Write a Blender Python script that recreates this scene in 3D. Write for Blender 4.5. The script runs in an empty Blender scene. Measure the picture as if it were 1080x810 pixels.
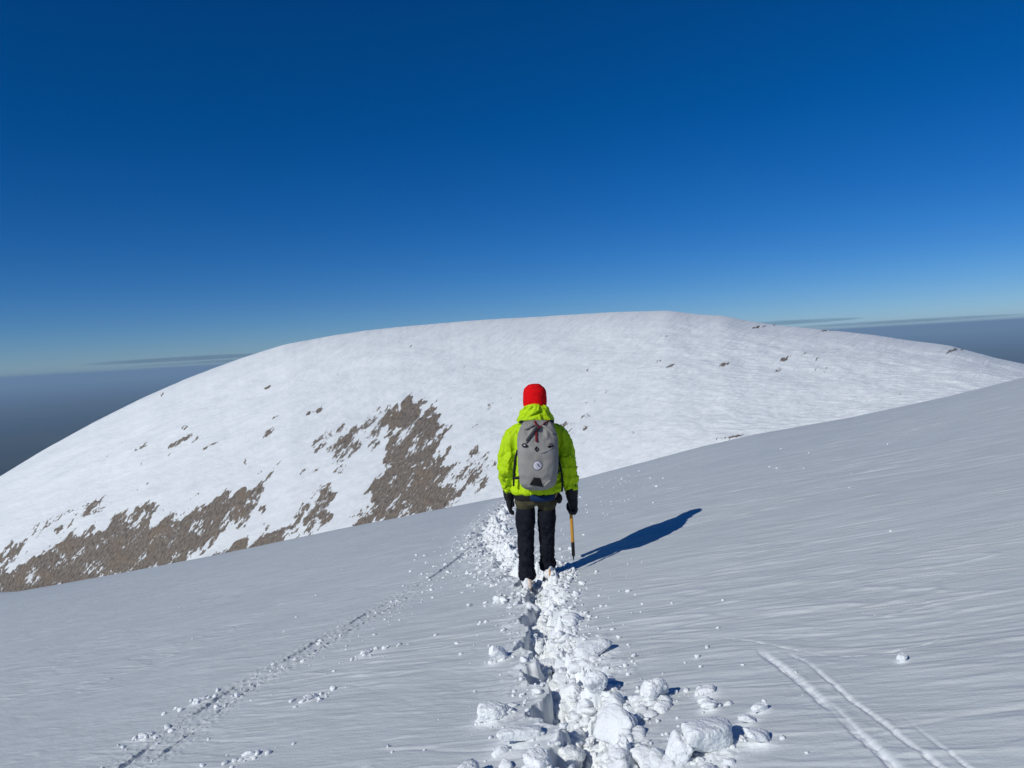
import bpy, math, random
import numpy as np
from mathutils import Vector, Matrix

SC = bpy.context.scene
COL = SC.collection
PI = math.pi
random.seed(7)
RNG = np.random.default_rng(11)

# ------------------------------------------------------------------ noise
_P = np.random.default_rng(5).permutation(4096).astype(np.int64)
_A = np.random.default_rng(6).uniform(0, 2 * PI, 4096)
_GX, _GY = np.cos(_A), np.sin(_A)

def perlin(x, y, seed=0):
    xi = np.floor(x).astype(np.int64); yi = np.floor(y).astype(np.int64)
    xf = x - xi; yf = y - yi
    u = xf * xf * xf * (xf * (xf * 6 - 15) + 10); v = yf * yf * yf * (yf * (yf * 6 - 15) + 10)
    def g(ix, iy, dx, dy):
        h = _P[(_P[(ix + seed * 57) & 4095] + iy) & 4095]
        return _GX[h] * dx + _GY[h] * dy
    a = g(xi, yi, xf, yf); b = g(xi + 1, yi, xf - 1, yf)
    c = g(xi, yi + 1, xf, yf - 1); d = g(xi + 1, yi + 1, xf - 1, yf - 1)
    return (a + u * (b - a)) * (1 - v) + (c + u * (d - c)) * v

def fbm(x, y, octv=4, seed=0, gain=0.5):
    r = 0.0; a = 1.0
    for o in range(octv):
        r = r + a * perlin(x, y, seed + o * 7); x, y = (x * .82 - y * .57) * 2.03 + 1.7, (x * .57 + y * .82) * 2.03 - 3.1; a *= gain
    return r

def noise3(p, seed=0):
    # cheap solid noise out of three planar ones
    x, y, z = p[:, 0], p[:, 1], p[:, 2]
    return (perlin(x + .37 * z, y - .61 * z, seed) + perlin(y + .43 * x, z + .29 * x, seed + 3) + perlin(z - .51 * y, x + .33 * y, seed + 9)) * .8

def sstep(a, b, x):
    t = np.clip((x - a) / (b - a), 0, 1); return t * t * (3 - 2 * t)

# ------------------------------------------------------------------ helpers
def mesh_np(name, verts, faces, smooth=True):
    me = bpy.data.meshes.new(name)
    verts = np.asarray(verts, np.float32); faces = np.asarray(faces, np.int32)
    k = faces.shape[1]
    me.vertices.add(len(verts)); me.vertices.foreach_set('co', verts.ravel())
    me.loops.add(faces.size); me.loops.foreach_set('vertex_index', faces.ravel())
    me.polygons.add(len(faces))
    me.polygons.foreach_set('loop_start', np.arange(0, faces.size, k, dtype=np.int32))
    me.update(calc_edges=True); me.validate()
    me.polygons.foreach_set('use_smooth', np.full(len(faces), smooth))
    return me

def link(name, me, mat=None, parent=None):
    o = bpy.data.objects.new(name, me); COL.objects.link(o)
    if mat: me.materials.clear(); me.materials.append(mat)
    if parent: o.parent = parent
    return o

def tag(o, label=None, cat=None, group=None, kind=None):
    if label: o['label'] = label
    if cat: o['category'] = cat
    if group: o['group'] = group
    if kind: o['kind'] = kind
    return o

def nodes(mat):
    nt = mat.node_tree; return nt, nt.nodes, nt.links

def new_mat(name, color=(.5, .5, .5), rough=.7, spec=.3, metal=0.0):
    m = bpy.data.materials.new(name); m.use_nodes = True
    b = m.node_tree.nodes['Principled BSDF']
    b.inputs['Base Color'].default_value = (*color, 1); b.inputs['Roughness'].default_value = rough
    b.inputs['Specular IOR Level'].default_value = spec; b.inputs['Metallic'].default_value = metal
    return m

def fabric(name, c1, c2, scale=60, rough=.75, bump=.15, detail_scale=400, spec=.25, sheen=0.0):
    m = new_mat(name, c1, rough, spec); nt, N, L = nodes(m); b = N['Principled BSDF']
    tc = N.new('ShaderNodeTexCoord')
    n = N.new('ShaderNodeTexNoise'); n.inputs['Scale'].default_value = scale; n.inputs['Detail'].default_value = 5
    L.new(tc.outputs['Object'], n.inputs['Vector'])
    r = N.new('ShaderNodeValToRGB'); r.color_ramp.elements[0].position = .35; r.color_ramp.elements[1].position = .65
    r.color_ramp.elements[0].color = (*c1, 1); r.color_ramp.elements[1].color = (*c2, 1)
    L.new(n.outputs['Fac'], r.inputs['Fac']); L.new(r.outputs['Color'], b.inputs['Base Color'])
    w = N.new('ShaderNodeTexNoise'); w.inputs['Scale'].default_value = detail_scale; w.inputs['Detail'].default_value = 2
    L.new(tc.outputs['Object'], w.inputs['Vector'])
    bp = N.new('ShaderNodeBump'); bp.inputs['Strength'].default_value = bump; bp.inputs['Distance'].default_value = .004
    L.new(w.outputs['Fac'], bp.inputs['Height']); L.new(bp.outputs['Normal'], b.inputs['Normal'])
    b.inputs['Sheen Weight'].default_value = sheen
    return m

# ------------------------------------------------------------------ camera, sun, sky
cam_d = bpy.data.cameras.new('camera'); cam = bpy.data.objects.new('camera', cam_d); COL.objects.link(cam)
cam_d.sensor_fit = 'HORIZONTAL'; cam_d.sensor_width = 36; cam_d.lens = 36 * 820 / 1080
cam_d.clip_start = .05; cam_d.clip_end = 400000
cam.matrix_world = Matrix.Rotation(math.radians(90 - 2.55), 4, 'X') @ Matrix.Rotation(math.radians(-3.3), 4, 'Z')
SC.camera = cam

SUN_EL, SUN_AZ = math.radians(34), math.radians(40)       # azimuth of the light's travel, from +x towards +y
to_sun = Vector((-math.cos(SUN_EL) * math.cos(SUN_AZ), -math.cos(SUN_EL) * math.sin(SUN_AZ), math.sin(SUN_EL)))
sd = bpy.data.lights.new('sun', 'SUN'); sd.energy = 3.15; sd.angle = math.radians(.5); sd.color = (1, .98, .91)
sun = bpy.data.objects.new('sun', sd); COL.objects.link(sun)
sun.rotation_euler = to_sun.to_track_quat('Z', 'Y').to_euler()

W = bpy.data.worlds.new('World'); SC.world = W; W.use_nodes = True
N, L = W.node_tree.nodes, W.node_tree.links
sky = N.new('ShaderNodeTexSky'); sky.sky_type = 'NISHITA'; sky.sun_disc = False
sky.sun_elevation = SUN_EL; sky.sun_rotation = math.atan2(to_sun.x, to_sun.y) % (2 * PI)
sky.altitude = 2500; sky.air_density = 1; sky.dust_density = 0; sky.ozone_density = 10
hs = N.new('ShaderNodeHueSaturation'); hs.inputs['Saturation'].default_value = 1.19; hs.inputs['Hue'].default_value = .506
L.new(sky.outputs[0], hs.inputs['Color']); L.new(hs.outputs[0], N['Background'].inputs['Color'])
N['Background'].inputs['Strength'].default_value = .069

SC.view_settings.view_transform = 'Standard'; SC.view_settings.look = 'None'
SC.view_settings.exposure = 0; SC.view_settings.gamma = 1; SC.view_settings.use_curve_mapping = False
SC.render.engine = 'CYCLES'
SC.cycles.use_denoising = True
SC.cycles.max_bounces = 6; SC.cycles.diffuse_bounces = 3; SC.cycles.volume_bounces = 0

# ------------------------------------------------------------------ measured lines of the place
CREST = [(-0.745, -0.168), (-0.667, -0.126), (-0.603, -0.092), (-0.539, -0.062), (-0.476, -0.035), (-0.413, -0.012), (-0.351, 0.007), (-0.289, 0.023), (-0.227, 0.031), (-0.166, 0.036), (-0.105, 0.038), (-0.044, 0.04), (0.017, 0.04), (0.078, 0.04), (0.139, 0.04), (0.175, 0.039), (0.206, 0.038), (0.242, 0.031), (0.278, 0.027), (0.302, 0.02), (0.357, 0.009), (0.405, 0.002), (0.466, -0.008), (0.514, -0.018), (0.563, -0.027), (0.593, -0.037), (0.624, -0.047), (0.66, -0.057), (0.733, -0.077)]
NEAR = [(-0.681, -0.28, 0.0011), (-0.531, -0.262, -0.0003), (-0.369, -0.241, -0.0013), (-0.219, -0.218, -0.0013), (-0.12, -0.204, -0.0025), (-0.021, -0.191, -0.0053), (0.079, -0.173, -0.0034), (0.166, -0.156, -0.0002), (0.24, -0.14, 0.0043), (0.314, -0.127, 0.0051), (0.438, -0.113, -0.0014), (0.561, -0.094, -0.0033), (0.659, -0.075, -0.001)]
POLYS = [(0.93, [(-0.179, 0.647), (-0.147, 0.699), (-0.117, 0.655), (-0.093, 0.583), (-0.089, 0.516), (-0.1, 0.457), (-0.092, 0.368), (-0.084, 0.237), (-0.089, 0.173), (-0.133, 0.146), (-0.208, 0.142), (-0.232, 0.166), (-0.193, 0.259), (-0.194, 0.32), (-0.175, 0.393), (-0.161, 0.489), (-0.164, 0.575)]), (0.55, [(-0.11, 0.357), (-0.079, 0.395), (-0.038, 0.393), (-0.021, 0.342), (-0.045, 0.236), (-0.083, 0.15), (-0.12, 0.172)]), (0.58, [(-0.279, 0.528), (-0.242, 0.597), (-0.173, 0.662), (-0.151, 0.608), (-0.173, 0.517), (-0.214, 0.429), (-0.245, 0.439)]), (0.92, [(-0.732, 0.183), (-0.727, 0.466), (-0.64, 0.408), (-0.599, 0.453), (-0.551, 0.447), (-0.513, 0.474), (-0.468, 0.489), (-0.46, 0.456), (-0.489, 0.412), (-0.439, 0.381), (-0.395, 0.411), (-0.369, 0.444), (-0.324, 0.42), (-0.334, 0.339), (-0.351, 0.295), (-0.379, 0.287), (-0.399, 0.243), (-0.425, 0.2), (-0.444, 0.158), (-0.532, 0.147)]), (0.8, [(-0.703, 0.428), (-0.663, 0.548), (-0.601, 0.603), (-0.592, 0.561), (-0.636, 0.505), (-0.678, 0.408)]), (0.85, [(-0.589, 0.574), (-0.538, 0.604), (-0.523, 0.563), (-0.553, 0.523)]), (0.98, [(-0.45, 0.15), (-0.4, 0.185), (-0.33, 0.245), (-0.296, 0.235), (-0.29, 0.17), (-0.33, 0.13), (-0.45, 0.12)]), (0.86, [(-0.302, 0.215), (-0.281, 0.307), (-0.247, 0.363), (-0.233, 0.347), (-0.243, 0.228), (-0.266, 0.19)]), (0.5, [(-0.337, 0.486), (-0.321, 0.535), (-0.311, 0.521), (-0.32, 0.464)]), (0.75, [(-0.49, 0.375), (-0.438, 0.434), (-0.419, 0.443), (-0.431, 0.403), (-0.472, 0.345)])]
BLOBS = [(-0.481, 0.773, 0.0122, 0.0141, 0.75), (-0.432, 0.732, 0.0159, 0.0168, 0.8), (-0.423, 0.79, 0.011, 0.0123, 0.7), (-0.413, 0.719, 0.0061, 0.0123, 0.7), (-0.393, 0.666, 0.0049, 0.009, 0.7), (-0.351, 0.546, 0.0049, 0.028, 0.8), (-0.315, 0.651, 0.0098, 0.0172, 0.65), (-0.307, 0.705, 0.0073, 0.0088, 0.6), (-0.246, 0.702, 0.0122, 0.012, 0.75), (-0.268, 0.686, 0.0073, 0.0078, 0.7), (-0.224, 0.553, 0.0171, 0.0273, 0.62), (-0.454, 0.974, 0.0037, 0.0086, 0.8), (-0.489, 1.01, 0.0049, 0.0086, 0.7), (-0.319, 0.845, 0.0049, 0.008, 0.8), (-0.448, 0.692, 0.0024, 0.0092, 0.9), (-0.483, 0.578, 0.0024, 0.0094, 0.8), (0.07, 0.456, 0.0159, 0.018, 0.7), (0.084, 0.42, 0.0146, 0.018, 0.7), (0.092, 0.489, 0.0122, 0.0184, 0.55), (0.105, 0.515, 0.0098, 0.0141, 0.5), (0.099, 0.556, 0.0085, 0.0092, 0.5), (0.053, 0.526, 0.0098, 0.0132, 0.5), (0.153, 0.365, 0.0085, 0.0144, 0.5), (0.184, 0.727, 0.0122, 0.015, 0.6), (0.2, 0.691, 0.0146, 0.0102, 0.55), (0.255, 0.675, 0.0049, 0.011, 0.7), (0.276, 0.71, 0.0146, 0.0122, 0.7), (0.355, 0.767, 0.0146, 0.0167, 0.72), (0.339, 0.686, 0.0195, 0.0195, 0.65), (0.379, 0.75, 0.0146, 0.0207, 0.6), (0.397, 0.689, 0.0122, 0.021, 0.5), (0.098, 0.715, 0.022, 0.0184, 0.4), (0.186, 0.848, 0.0244, 0.0098, 0.4), (0.137, 0.833, 0.0146, 0.0144, 0.4), (0.121, 0.604, 0.0073, 0.0138, 0.5), (0.418, 1.013, 0.0195, 0.0146, 0.75), (0.578, 0.991, 0.022, 0.0298, 0.8), (0.33, 0.982, 0.0171, 0.0128, 0.75), (0.496, 0.952, 0.0122, 0.0279, 0.4), (-0.131, 0.9, 0.0061, 0.0082, 0.5), (-0.085, 0.727, 0.0061, 0.009, 0.5), (-0.052, 0.513, 0.0061, 0.0084, 0.6), (-0.026, 0.617, 0.0049, 0.0092, 0.5), (0.247, 0.273, 0.0073, 0.0162, 0.5), (0.277, 0.245, 0.012, 0.014, 0.9)]
CREST = np.array(CREST); NEAR = np.array(NEAR)

# ------------------------------------------------------------------ near slope
H0, GA, GB, GC, GE, GG = 1.62, .23684, -.05788, .0024, -.0005, -.003

def base_ground(x, y):
    r = np.hypot(x, y); k = np.minimum(1.0, 60.0 / np.maximum(r, 1e-6))
    xx, yy = x * k, y * k
    z = -H0 + GA * xx + GB * yy - GC * yy * yy + GE * xx * xx + GG * xx * yy
    # beyond 60 m run on along the slope reached there
    g = (GA * xx + GB * yy - 2 * (GC * yy * yy - GE * xx * xx - GG * xx * yy)) / 60.0
    z = z + np.where(r > 60, np.minimum(g, -.2) * (r - 60), 0)
    t = np.where(y > .5, x / np.maximum(y, .5), 0)
    d = np.interp(t, NEAR[:, 0], NEAR[:, 2])
    return z + np.where(y > 7, d * y * sstep(8, 18, y), 0)

def polyline(pts, n=60):
    pts = np.array(pts, float); out = []
    for i in range(len(pts) - 1):
        p0 = pts[max(i - 1, 0)]; p1 = pts[i]; p2 = pts[i + 1]; p3 = pts[min(i + 2, len(pts) - 1)]
        for t in np.linspace(0, 1, n // (len(pts) - 1) + 2)[:-1]:
            out.append(.5 * (2 * p1 + (p2 - p0) * t + (2 * p0 - 5 * p1 + 4 * p2 - p3) * t * t + (3 * p1 - p0 - 3 * p2 + p3) * t ** 3))
    out.append(pts[-1]); return np.array(out)

def along(x, y, P, reach):
    """signed side distance and run along polyline P (x,y[,w]) for points near it"""
    lo = P[:, :2].min(0) - reach; hi = P[:, :2].max(0) + reach
    m = (x > lo[0]) & (x < hi[0]) & (y > lo[1]) & (y < hi[1])
    idx = np.nonzero(m)[0]
    px, py = x[idx], y[idx]
    best = np.full(len(idx), 1e9); d = np.full(len(idx), 1e9); s = np.zeros(len(idx)); w = np.zeros(len(idx))
    run = 0.0
    for i in range(len(P) - 1):
        a, b = P[i], P[i + 1]; v = b[:2] - a[:2]; l = np.hypot(*v)
        if l < 1e-9: continue
        t = np.clip(((px - a[0]) * v[0] + (py - a[1]) * v[1]) / (l * l), 0, 1)
        dx, dy = px - a[0] - t * v[0], py - a[1] - t * v[1]
        q = dx * dx + dy * dy; k = q < best
        best[k] = q[k]; s[k] = (run + t * l)[k]
        side = np.sign(dx * v[1] - dy * v[0])
        d[k] = (np.sqrt(q) * side)[k]
        if P.shape[1] > 2: w[k] = (a[2] + t * (b[2] - a[2]))[k]
        run += l
    return idx, d, s, w, run

TRENCH = polyline([(.50, .4, .15), (.42, 1.6, .17), (.35, 2.6, .165), (.30, 3.2, .165), (.24, 3.94, .185), (.17, 4.77, .20), (.15, 5.77, .185),
                   (.17, 6.5, .17), (.13, 7.0, .17), (-.08, 8.0, .17), (-.33, 9.68, .2), (-.48, 11.7, .25), (-.42, 13.7, .25), (-.27, 16.7, .25), (-.2, 22, .2)], 150)
SKI_LEFT = polyline([(-2.9, 3.6), (-2.75, 4.7), (-2.45, 6.0), (-2.1, 6.6), (-1.83, 7.2), (-1.48, 7.9), (-.95, 9.1), (-.55, 10.6)], 60)
SKI_LEFT2 = SKI_LEFT + np.array([.24, -.05]); SKI_LEFT2 = SKI_LEFT2[:-14]
SKI_RIGHT = polyline([(1.20, 3.95), (1.225, 3.4), (1.231, 3.0), (1.235, 2.6), (1.25, 1.6)], 40)
SKI_RIGHT2 = polyline([(1.30, 3.8), (1.328, 3.6), (1.325, 3.13), (1.345, 2.7), (1.37, 1.6)], 40)
SKI_RIGHT3 = polyline([(1.415, 2.95), (1.42, 2.5), (1.43, 1.6)], 30)
CRACK = polyline([(1.0, 4.38), (1.165, 4.17), (1.397, 3.72), (1.544, 3.55), (1.735, 3.49), (1.913, 3.50), (2.12, 3.60)], 40)
FAINT = polyline([(1.06, 5.6), (1.12, 5.0), (1.17, 4.5), (1.2, 4.0)], 30)

# (x, y, half sizes, tilt x, tilt y, turn, sink, planes, roughness, label)
CHUNKS = [
    (.599, 3.66, (.065, .05, .058), .2, -.35, .4, .15, 7, .16, 'craggy pyramid of piled snow standing alone right of the boot trench'),
    (.700, 3.05, (.105, .075, .06), .1, .15, .15, .1, 6, .075, 'largest smooth rounded white snow block at the lower edge right of the trench'),
    (.570, 3.02, (.05, .04, .065), .1, .55, -.3, .2, 6, .12, 'upright wedge of snow leaning beside the largest smooth block'),
    (.375, 3.42, (.085, .035, .085), -.45, .25, -.55, .2, 6, .09, 'broad fan shaped snow slab tipped up inside the trench'),
    (.400, 4.56, (.115, .065, .045), .1, -.2, .5, .1, 9, .10, 'wide overhanging snow lump on the right rim in mid trench'),
    (.325, 5.35, (.08, .07, .045), .1, -.1, .8, .1, 9, .11, 'lumpy snow block on the right rim behind the walker and above the wide lump'),
    (.120, 4.98, (.085, .07, .05), .2, .1, 1.2, .2, 9, .11, 'snow lump in the trench next to its dark left wall'),
    (.345, 3.95, (.07, .06, .06), .3, -.1, .2, .2, 9, .12, 'heaped snow lump in the trench just above the fan shaped slab'),
    (.235, 4.25, (.075, .07, .06), .3, .2, 2.1, .2, 8, .12, 'knobbly snow lump lying in the middle of the trench floor'),
    (.175, 3.50, (.07, .06, .055), .1, .2, .7, .2, 8, .13, 'rough snow lump near the bottom of the trench left of the fan shaped slab'),
    (.395, 3.08, (.06, .05, .05), .2, .1, 1.4, .2, 8, .12, 'crumbling snow heap in the trench at the lower edge'),
    (-.190, 4.03, (.085, .06, .045), .1, .1, -.1, .2, 7, .12, 'flat sided snow block with a pointed left end left of the trench'),
    (-.065, 3.64, (.105, .035, .028), 0, .05, .1, .1, 6, .06, 'long flat snow slab lying just left of the trench'),
    (.020, 3.28, (.06, .05, .05), .2, .1, .5, .2, 8, .12, 'rounded snow lump at the lower edge left of the trench'),
    (-.300, 3.36, (.07, .05, .045), .1, .1, .9, .2, 8, .14, 'crumbly snow lump at the lower edge farthest left of the trench'),
    (-.190, 5.02, (.06, .045, .04), .2, .4, .2, .2, 7, .12, 'hollow backed snow lump alone left of the trench halfway to the walker'),
    (.840, 3.60, (.045, .025, .016), 0, 0, .1, .1, 6, .06, 'small flat snow chip right of the craggy pyramid'),
    (.800, 3.42, (.036, .024, .016), 0, .1, -.2, .1, 6, .08, 'small snow chip below the flat chip and above the smooth block'),
    (.975, 3.27, (.036, .022, .015), 0, 0, .3, .1, 6, .06, 'oval snow chip farthest right of the trench'),
    (.905, 3.20, (.038, .02, .014), 0, .1, -.1, .1, 6, .08, 'thin snow chip between the oval chip and the smooth block'),
    (.893, 3.01, (.052, .034, .024), 0, .1, .2, .15, 7, .08, 'hand sized flat snow piece just right of the smooth block'),
    (1.648, 3.37, (.022, .018, .016), .2, .1, .2, .1, 7, .08, 'single small snow ball alone on the smooth slope at far right'),
    (-2.78, 5.50, (.05, .022, .018), 0, .1, .5, .2, 8, .14, 'broken snow piece left of the ski track at the lower left corner'),
    (-2.62, 6.05, (.055, .024, .018), 0, .1, .5, .2, 8, .14, 'broken snow piece left of the ski track farther up the slope'),
    (-1.66, 4.50, (.05, .022, .018), 0, .1, .6, .2, 8, .14, 'broken snow piece right of the ski track at the lower edge'),
    (-1.52, 5.30, (.055, .02, .016), 0, .1, .6, .2, 8, .14, 'row of snow bits fused into one piece right of the ski track'),
    (-1.28, 6.05, (.045, .02, .016), 0, .1, .4, .2, 8, .14, 'snow piece right of the ski track nearest the walker'),
]

def ground(x, y, want_fresh=False):
    sh = x.shape; x = x.ravel().astype(float); y = y.ravel().astype(float)
    z = base_ground(x, y); r = np.hypot(x, y)
    fresh = np.zeros_like(x)
    near = 1 - sstep(40, 70, r)
    # soft swells, then wind-carved crust drawn out across the slope
    z += near * .05 * fbm(x * .22 + 5, y * .3, 2, 1) * sstep(1, 6, r)
    wx = x + .25 * perlin(x * .7, y * .9, 40); wy = y + .50 * x + .14 * perlin(x * .8 + 4, y * .8, 41)
    amp = .35 + 1.1 * sstep(-.25, .35, fbm(x * .4, y * .5, 2, 60))
    z += near * amp * .0040 * fbm(wx * .75, wy * 4.6, 3, 2)
    rp = fbm(wx * 2.4 + wy * 3, wy * 13.0, 2, 3)
    z += near * amp * .0032 * (rp + .7 * np.abs(rp))
    ledge = fbm(wx * .5 + 9, wy * 2.2, 3, 17)
    z += near * .003 * sstep(.02, .09, ledge) * amp
    pat = sstep(-.15, .35, fbm(x * .8 + 3, y * .9, 3, 61))
    z += near * sstep(11, 4, y) * (.0010 + .0022 * pat) * fbm(wx * 7 + wy * 8, wy * 19 - wx * 3, 2, 4)
    cr_ = fbm(wx * .9 + 2, wy * 6.0, 2, 62); z += near * .0055 * np.exp(-(cr_ / .06) ** 2) * sstep(.02, .3, fbm(x * .7 + 8, y * .8, 3, 63))
    cr_ = fbm(wx * .55 + 12, wy * 2.6, 2, 64); z -= near * .0045 * np.exp(-(cr_ / .045) ** 2) * sstep(.05, .3, fbm(x * .6 + 1, y * .7, 3, 65))
    # boot trench
    idx, d, s, w, run = along(x, y, TRENCH, .75)
    px, py = x[idx], y[idx]
    far = sstep(6.9, 7.6, py)                       # past the walker
    wob = .09 * fbm(px * 4.2, py * 4.2, 3, 8) + .022 * fbm(px * 11, py * 11, 2, 9) + .055 * np.sin(2 * PI * s / .62 + np.where(d > 0, 0, PI))
    hw = w * (.80 - .04 * far) + wob
    ad = np.abs(d)
    inside = sstep(0, 1, (hw - ad) / (.045 + .05 * far) + .5)
    step = np.sin(2 * PI * s / .62 + np.where(d > 0, 0, PI))
    depth = (.175 + .06 * step * sstep(.02, .09, ad)) * (1 - .55 * far)
    depth *= 1 - .45 * sstep(.0, .9, 1 - np.abs(py - 6.8) / .6)   # firmer under the walker
    lump = np.abs(fbm(px * 7, py * 7, 4, 12)) * .15 + .10 * np.maximum(fbm(px * 3.6 + 2, py * 4.2, 2, 16), -.1) + .05 * fbm(px * 20, py * 20, 4, 13)
    right = sstep(-.1, .12, d)                        # rubble thrown to the uphill side
    z[idx] -= inside * (depth - lump * (.7 + .7 * right) - .05 * right)
    rim = (1 - inside) * np.exp(-np.maximum(ad - hw, 0) / (.09 + .16 * far)) * (1 - sstep(.5, .75, ad))
    z[idx] += rim * (.012 + .05 * np.maximum(fbm(px * 11, py * 11, 4, 14), 0))
    fresh[idx] = np.maximum(inside, np.clip(rim * 1.1 * sstep(-.05, .2, fbm(px * 9, py * 9, 3, 15)), 0, 1))
    for c_ in CHUNKS:                                 # powder drifted up against each broken piece
        q_ = np.hypot(x - c_[0], y - c_[1]); k_ = q_ < .4
        z[k_] += .30 * c_[2][2] * np.exp(-(q_[k_] / (1.25 * max(c_[2][0], c_[2][1]))) ** 2) * (1 + .8 * fbm(x[k_] * 25, y[k_] * 25, 3, 27))
        fresh[k_] = np.maximum(fresh[k_], np.exp(-(q_[k_] / (1.5 * c_[2][0])) ** 4) * .8)
    # ski and sledge marks
    for P, hw0, dep, rg in ((SKI_LEFT, .026, .036, .010), (SKI_LEFT2, .016, .015, .010), (SKI_RIGHT, .018, .010, .0015), (SKI_RIGHT2, .010, .007, .001),
                            (SKI_RIGHT3, .008, .006, .0005), (CRACK, .007, .005, .0)):
        idx, d, s, _, run = along(x, y, P, .3)
        if not len(idx): continue
        px, py = x[idx], y[idx]
        fade = sstep(0, .5, s) * sstep(0, .6, run - s) if P is not SKI_RIGHT and P is not SKI_RIGHT2 else sstep(-.05, .12, s)
        brk = sstep(-.3, .12, fbm(px * 1.9, py * 1.9, 4, 21)) if rg > .008 else sstep(-.5, .2, fbm(px * 9, py * 1.2, 3, 25))
        dd = d + (.012 if rg > .008 else .006) * fbm(px * 5, py * 5, 2, 22) + (.003 if rg > .008 else .0015) * fbm(px * 20, py * 20, 3, 20)
        prof = np.exp(-(dd / hw0) ** 4) * (1 if rg > .008 else 1 + .5 * fbm(px * 60, py * 5, 3, 26))
        z[idx] -= fade * brk * prof * (dep + .0035 * fbm(px * 38, py * 30, 3, 28))
        rimr = np.exp(-((np.abs(dd) - hw0 * 1.7) / (hw0 * .8)) ** 2)
        z[idx] += fade * brk * rimr * rg * (.5 + 1.6 * np.maximum(fbm(px * 16, py * 16, 3, 23), -.2))
        band = np.exp(-((d + (.06 if P is SKI_LEFT else 0)) / .15) ** 2) * fade
        z[idx] += band * rg * 1.5 * (np.maximum(fbm(px * 24, py * 24, 4, 24), -.1))
        fresh[idx] = np.maximum(fresh[idx], fade * brk * prof * .8)
    if want_fresh: return z.reshape(sh), fresh.reshape(sh)
    return z.reshape(sh)

def gz(x, y): return float(ground(np.array([x], float), np.array([y], float))[0])

tf = np.linspace(-.84, .84, 1150); a0 = math.atan(.84)
ac = np.linspace(a0, 2 * PI - a0, 72)[1:-1]
ux = np.r_[tf, np.sin(ac) * 1.306]; uy = np.r_[np.ones_like(tf), np.cos(ac) * 1.306]
Y = np.r_[np.geomspace(.03, 2.0, 50)[:-1], np.geomspace(2.0, 36, 1250)[:-1], np.geomspace(36, 420, 70)]
nx, ny = len(ux), len(Y)
X2 = (Y[:, None] * ux[None, :]); Y2 = (Y[:, None] * uy[None, :])
Z2, F2 = ground(X2, Y2, True)
V = np.stack([X2, Y2, Z2], -1).reshape(-1, 3)
i = np.arange(ny - 1)[:, None] * nx; j = np.arange(nx)[None, :]; j2 = (j + 1) % nx
Fq = np.stack([i + j, i + j + 0 * i + nx, i + nx + j2, i + j2], -1).reshape(-1, 4)[:, ::-1]
me = mesh_np('snow_slope', V, Fq)
at = me.attributes.new('fresh', 'FLOAT', 'POINT'); at.data.foreach_set('value', F2.ravel().astype(np.float32))

def snow_material(name, crust, fresh, use_attr=True, bump=.40, distance=.012):
    m = new_mat(name, crust, .6, .2); nt, N, L = nodes(m); b = N['Principled BSDF']
    tc = N.new('ShaderNodeTexCoord')
    n1 = N.new('ShaderNodeTexNoise'); n1.inputs['Scale'].default_value = 3.0; n1.inputs['Detail'].default_value = 6
    mp = N.new('ShaderNodeMapping'); mp.inputs['Scale'].default_value = (.6, 2.6, 1)
    mr = N.new('ShaderNodeMapping'); mr.inputs['Rotation'].default_value = (0, 0, .46)
    L.new(tc.outputs['Object'], mr.inputs['Vector']); L.new(mr.outputs[0], mp.inputs['Vector']); L.new(mp.outputs[0], n1.inputs['Vector'])
    r = N.new('ShaderNodeValToRGB'); e = r.color_ramp.elements
    e[0].position, e[1].position = .32, .68
    e[0].color = (*[c * .93 for c in crust], 1); e[1].color = (*[min(c * 1.06, .95) for c in crust], 1)
    L.new(n1.outputs['Fac'], r.inputs['Fac'])
    col = r.outputs['Color']
    if use_attr:
        a = N.new('ShaderNodeAttribute'); a.attribute_name = 'fresh'
        mx = N.new('ShaderNodeMixRGB'); mx.inputs[2].default_value = (*fresh, 1)
        L.new(a.outputs['Fac'], mx.inputs[0]); L.new(col, mx.inputs[1]); col = mx.outputs[0]
    L.new(col, b.inputs['Base Color'])
    g1 = N.new('ShaderNodeTexNoise'); g1.inputs['Scale'].default_value = 90; g1.inputs['Detail'].default_value = 4
    g2 = N.new('ShaderNodeTexNoise'); g2.inputs['Scale'].default_value = 14; g2.inputs['Detail'].default_value = 5
    L.new(tc.outputs['Object'], g1.inputs['Vector']); L.new(mp.outputs[0], g2.inputs['Vector'])
    ad = N.new('ShaderNodeMath'); ad.operation = 'MULTIPLY_ADD'; ad.inputs[1].default_value = .35
    L.new(g1.outputs['Fac'], ad.inputs[0]); L.new(g2.outputs['Fac'], ad.inputs[2])
    bp = N.new('ShaderNodeBump'); bp.inputs['Strength'].default_value = bump; bp.inputs['Distance'].default_value = distance
    L.new(ad.outputs[0], bp.inputs['Height']); L.new(bp.outputs['Normal'], b.inputs['Normal'])
    return m
M_SLOPE = snow_material('wind_crust_snow', (.565, .603, .610), (.83, .86, .87))
M_FRESH = snow_material('broken_snow_white', (.83, .86, .87), (.9, .9, .9), False, .9, .02)
_b = M_FRESH.node_tree.nodes['Principled BSDF']; _b.inputs['Subsurface Weight'].default_value = .7; _b.inputs['Subsurface Radius'].default_value = (1, .95, .9); _b.inputs['Subsurface Scale'].default_value = .012
tag(link('snow_slope', me, M_SLOPE), kind='structure')

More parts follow.
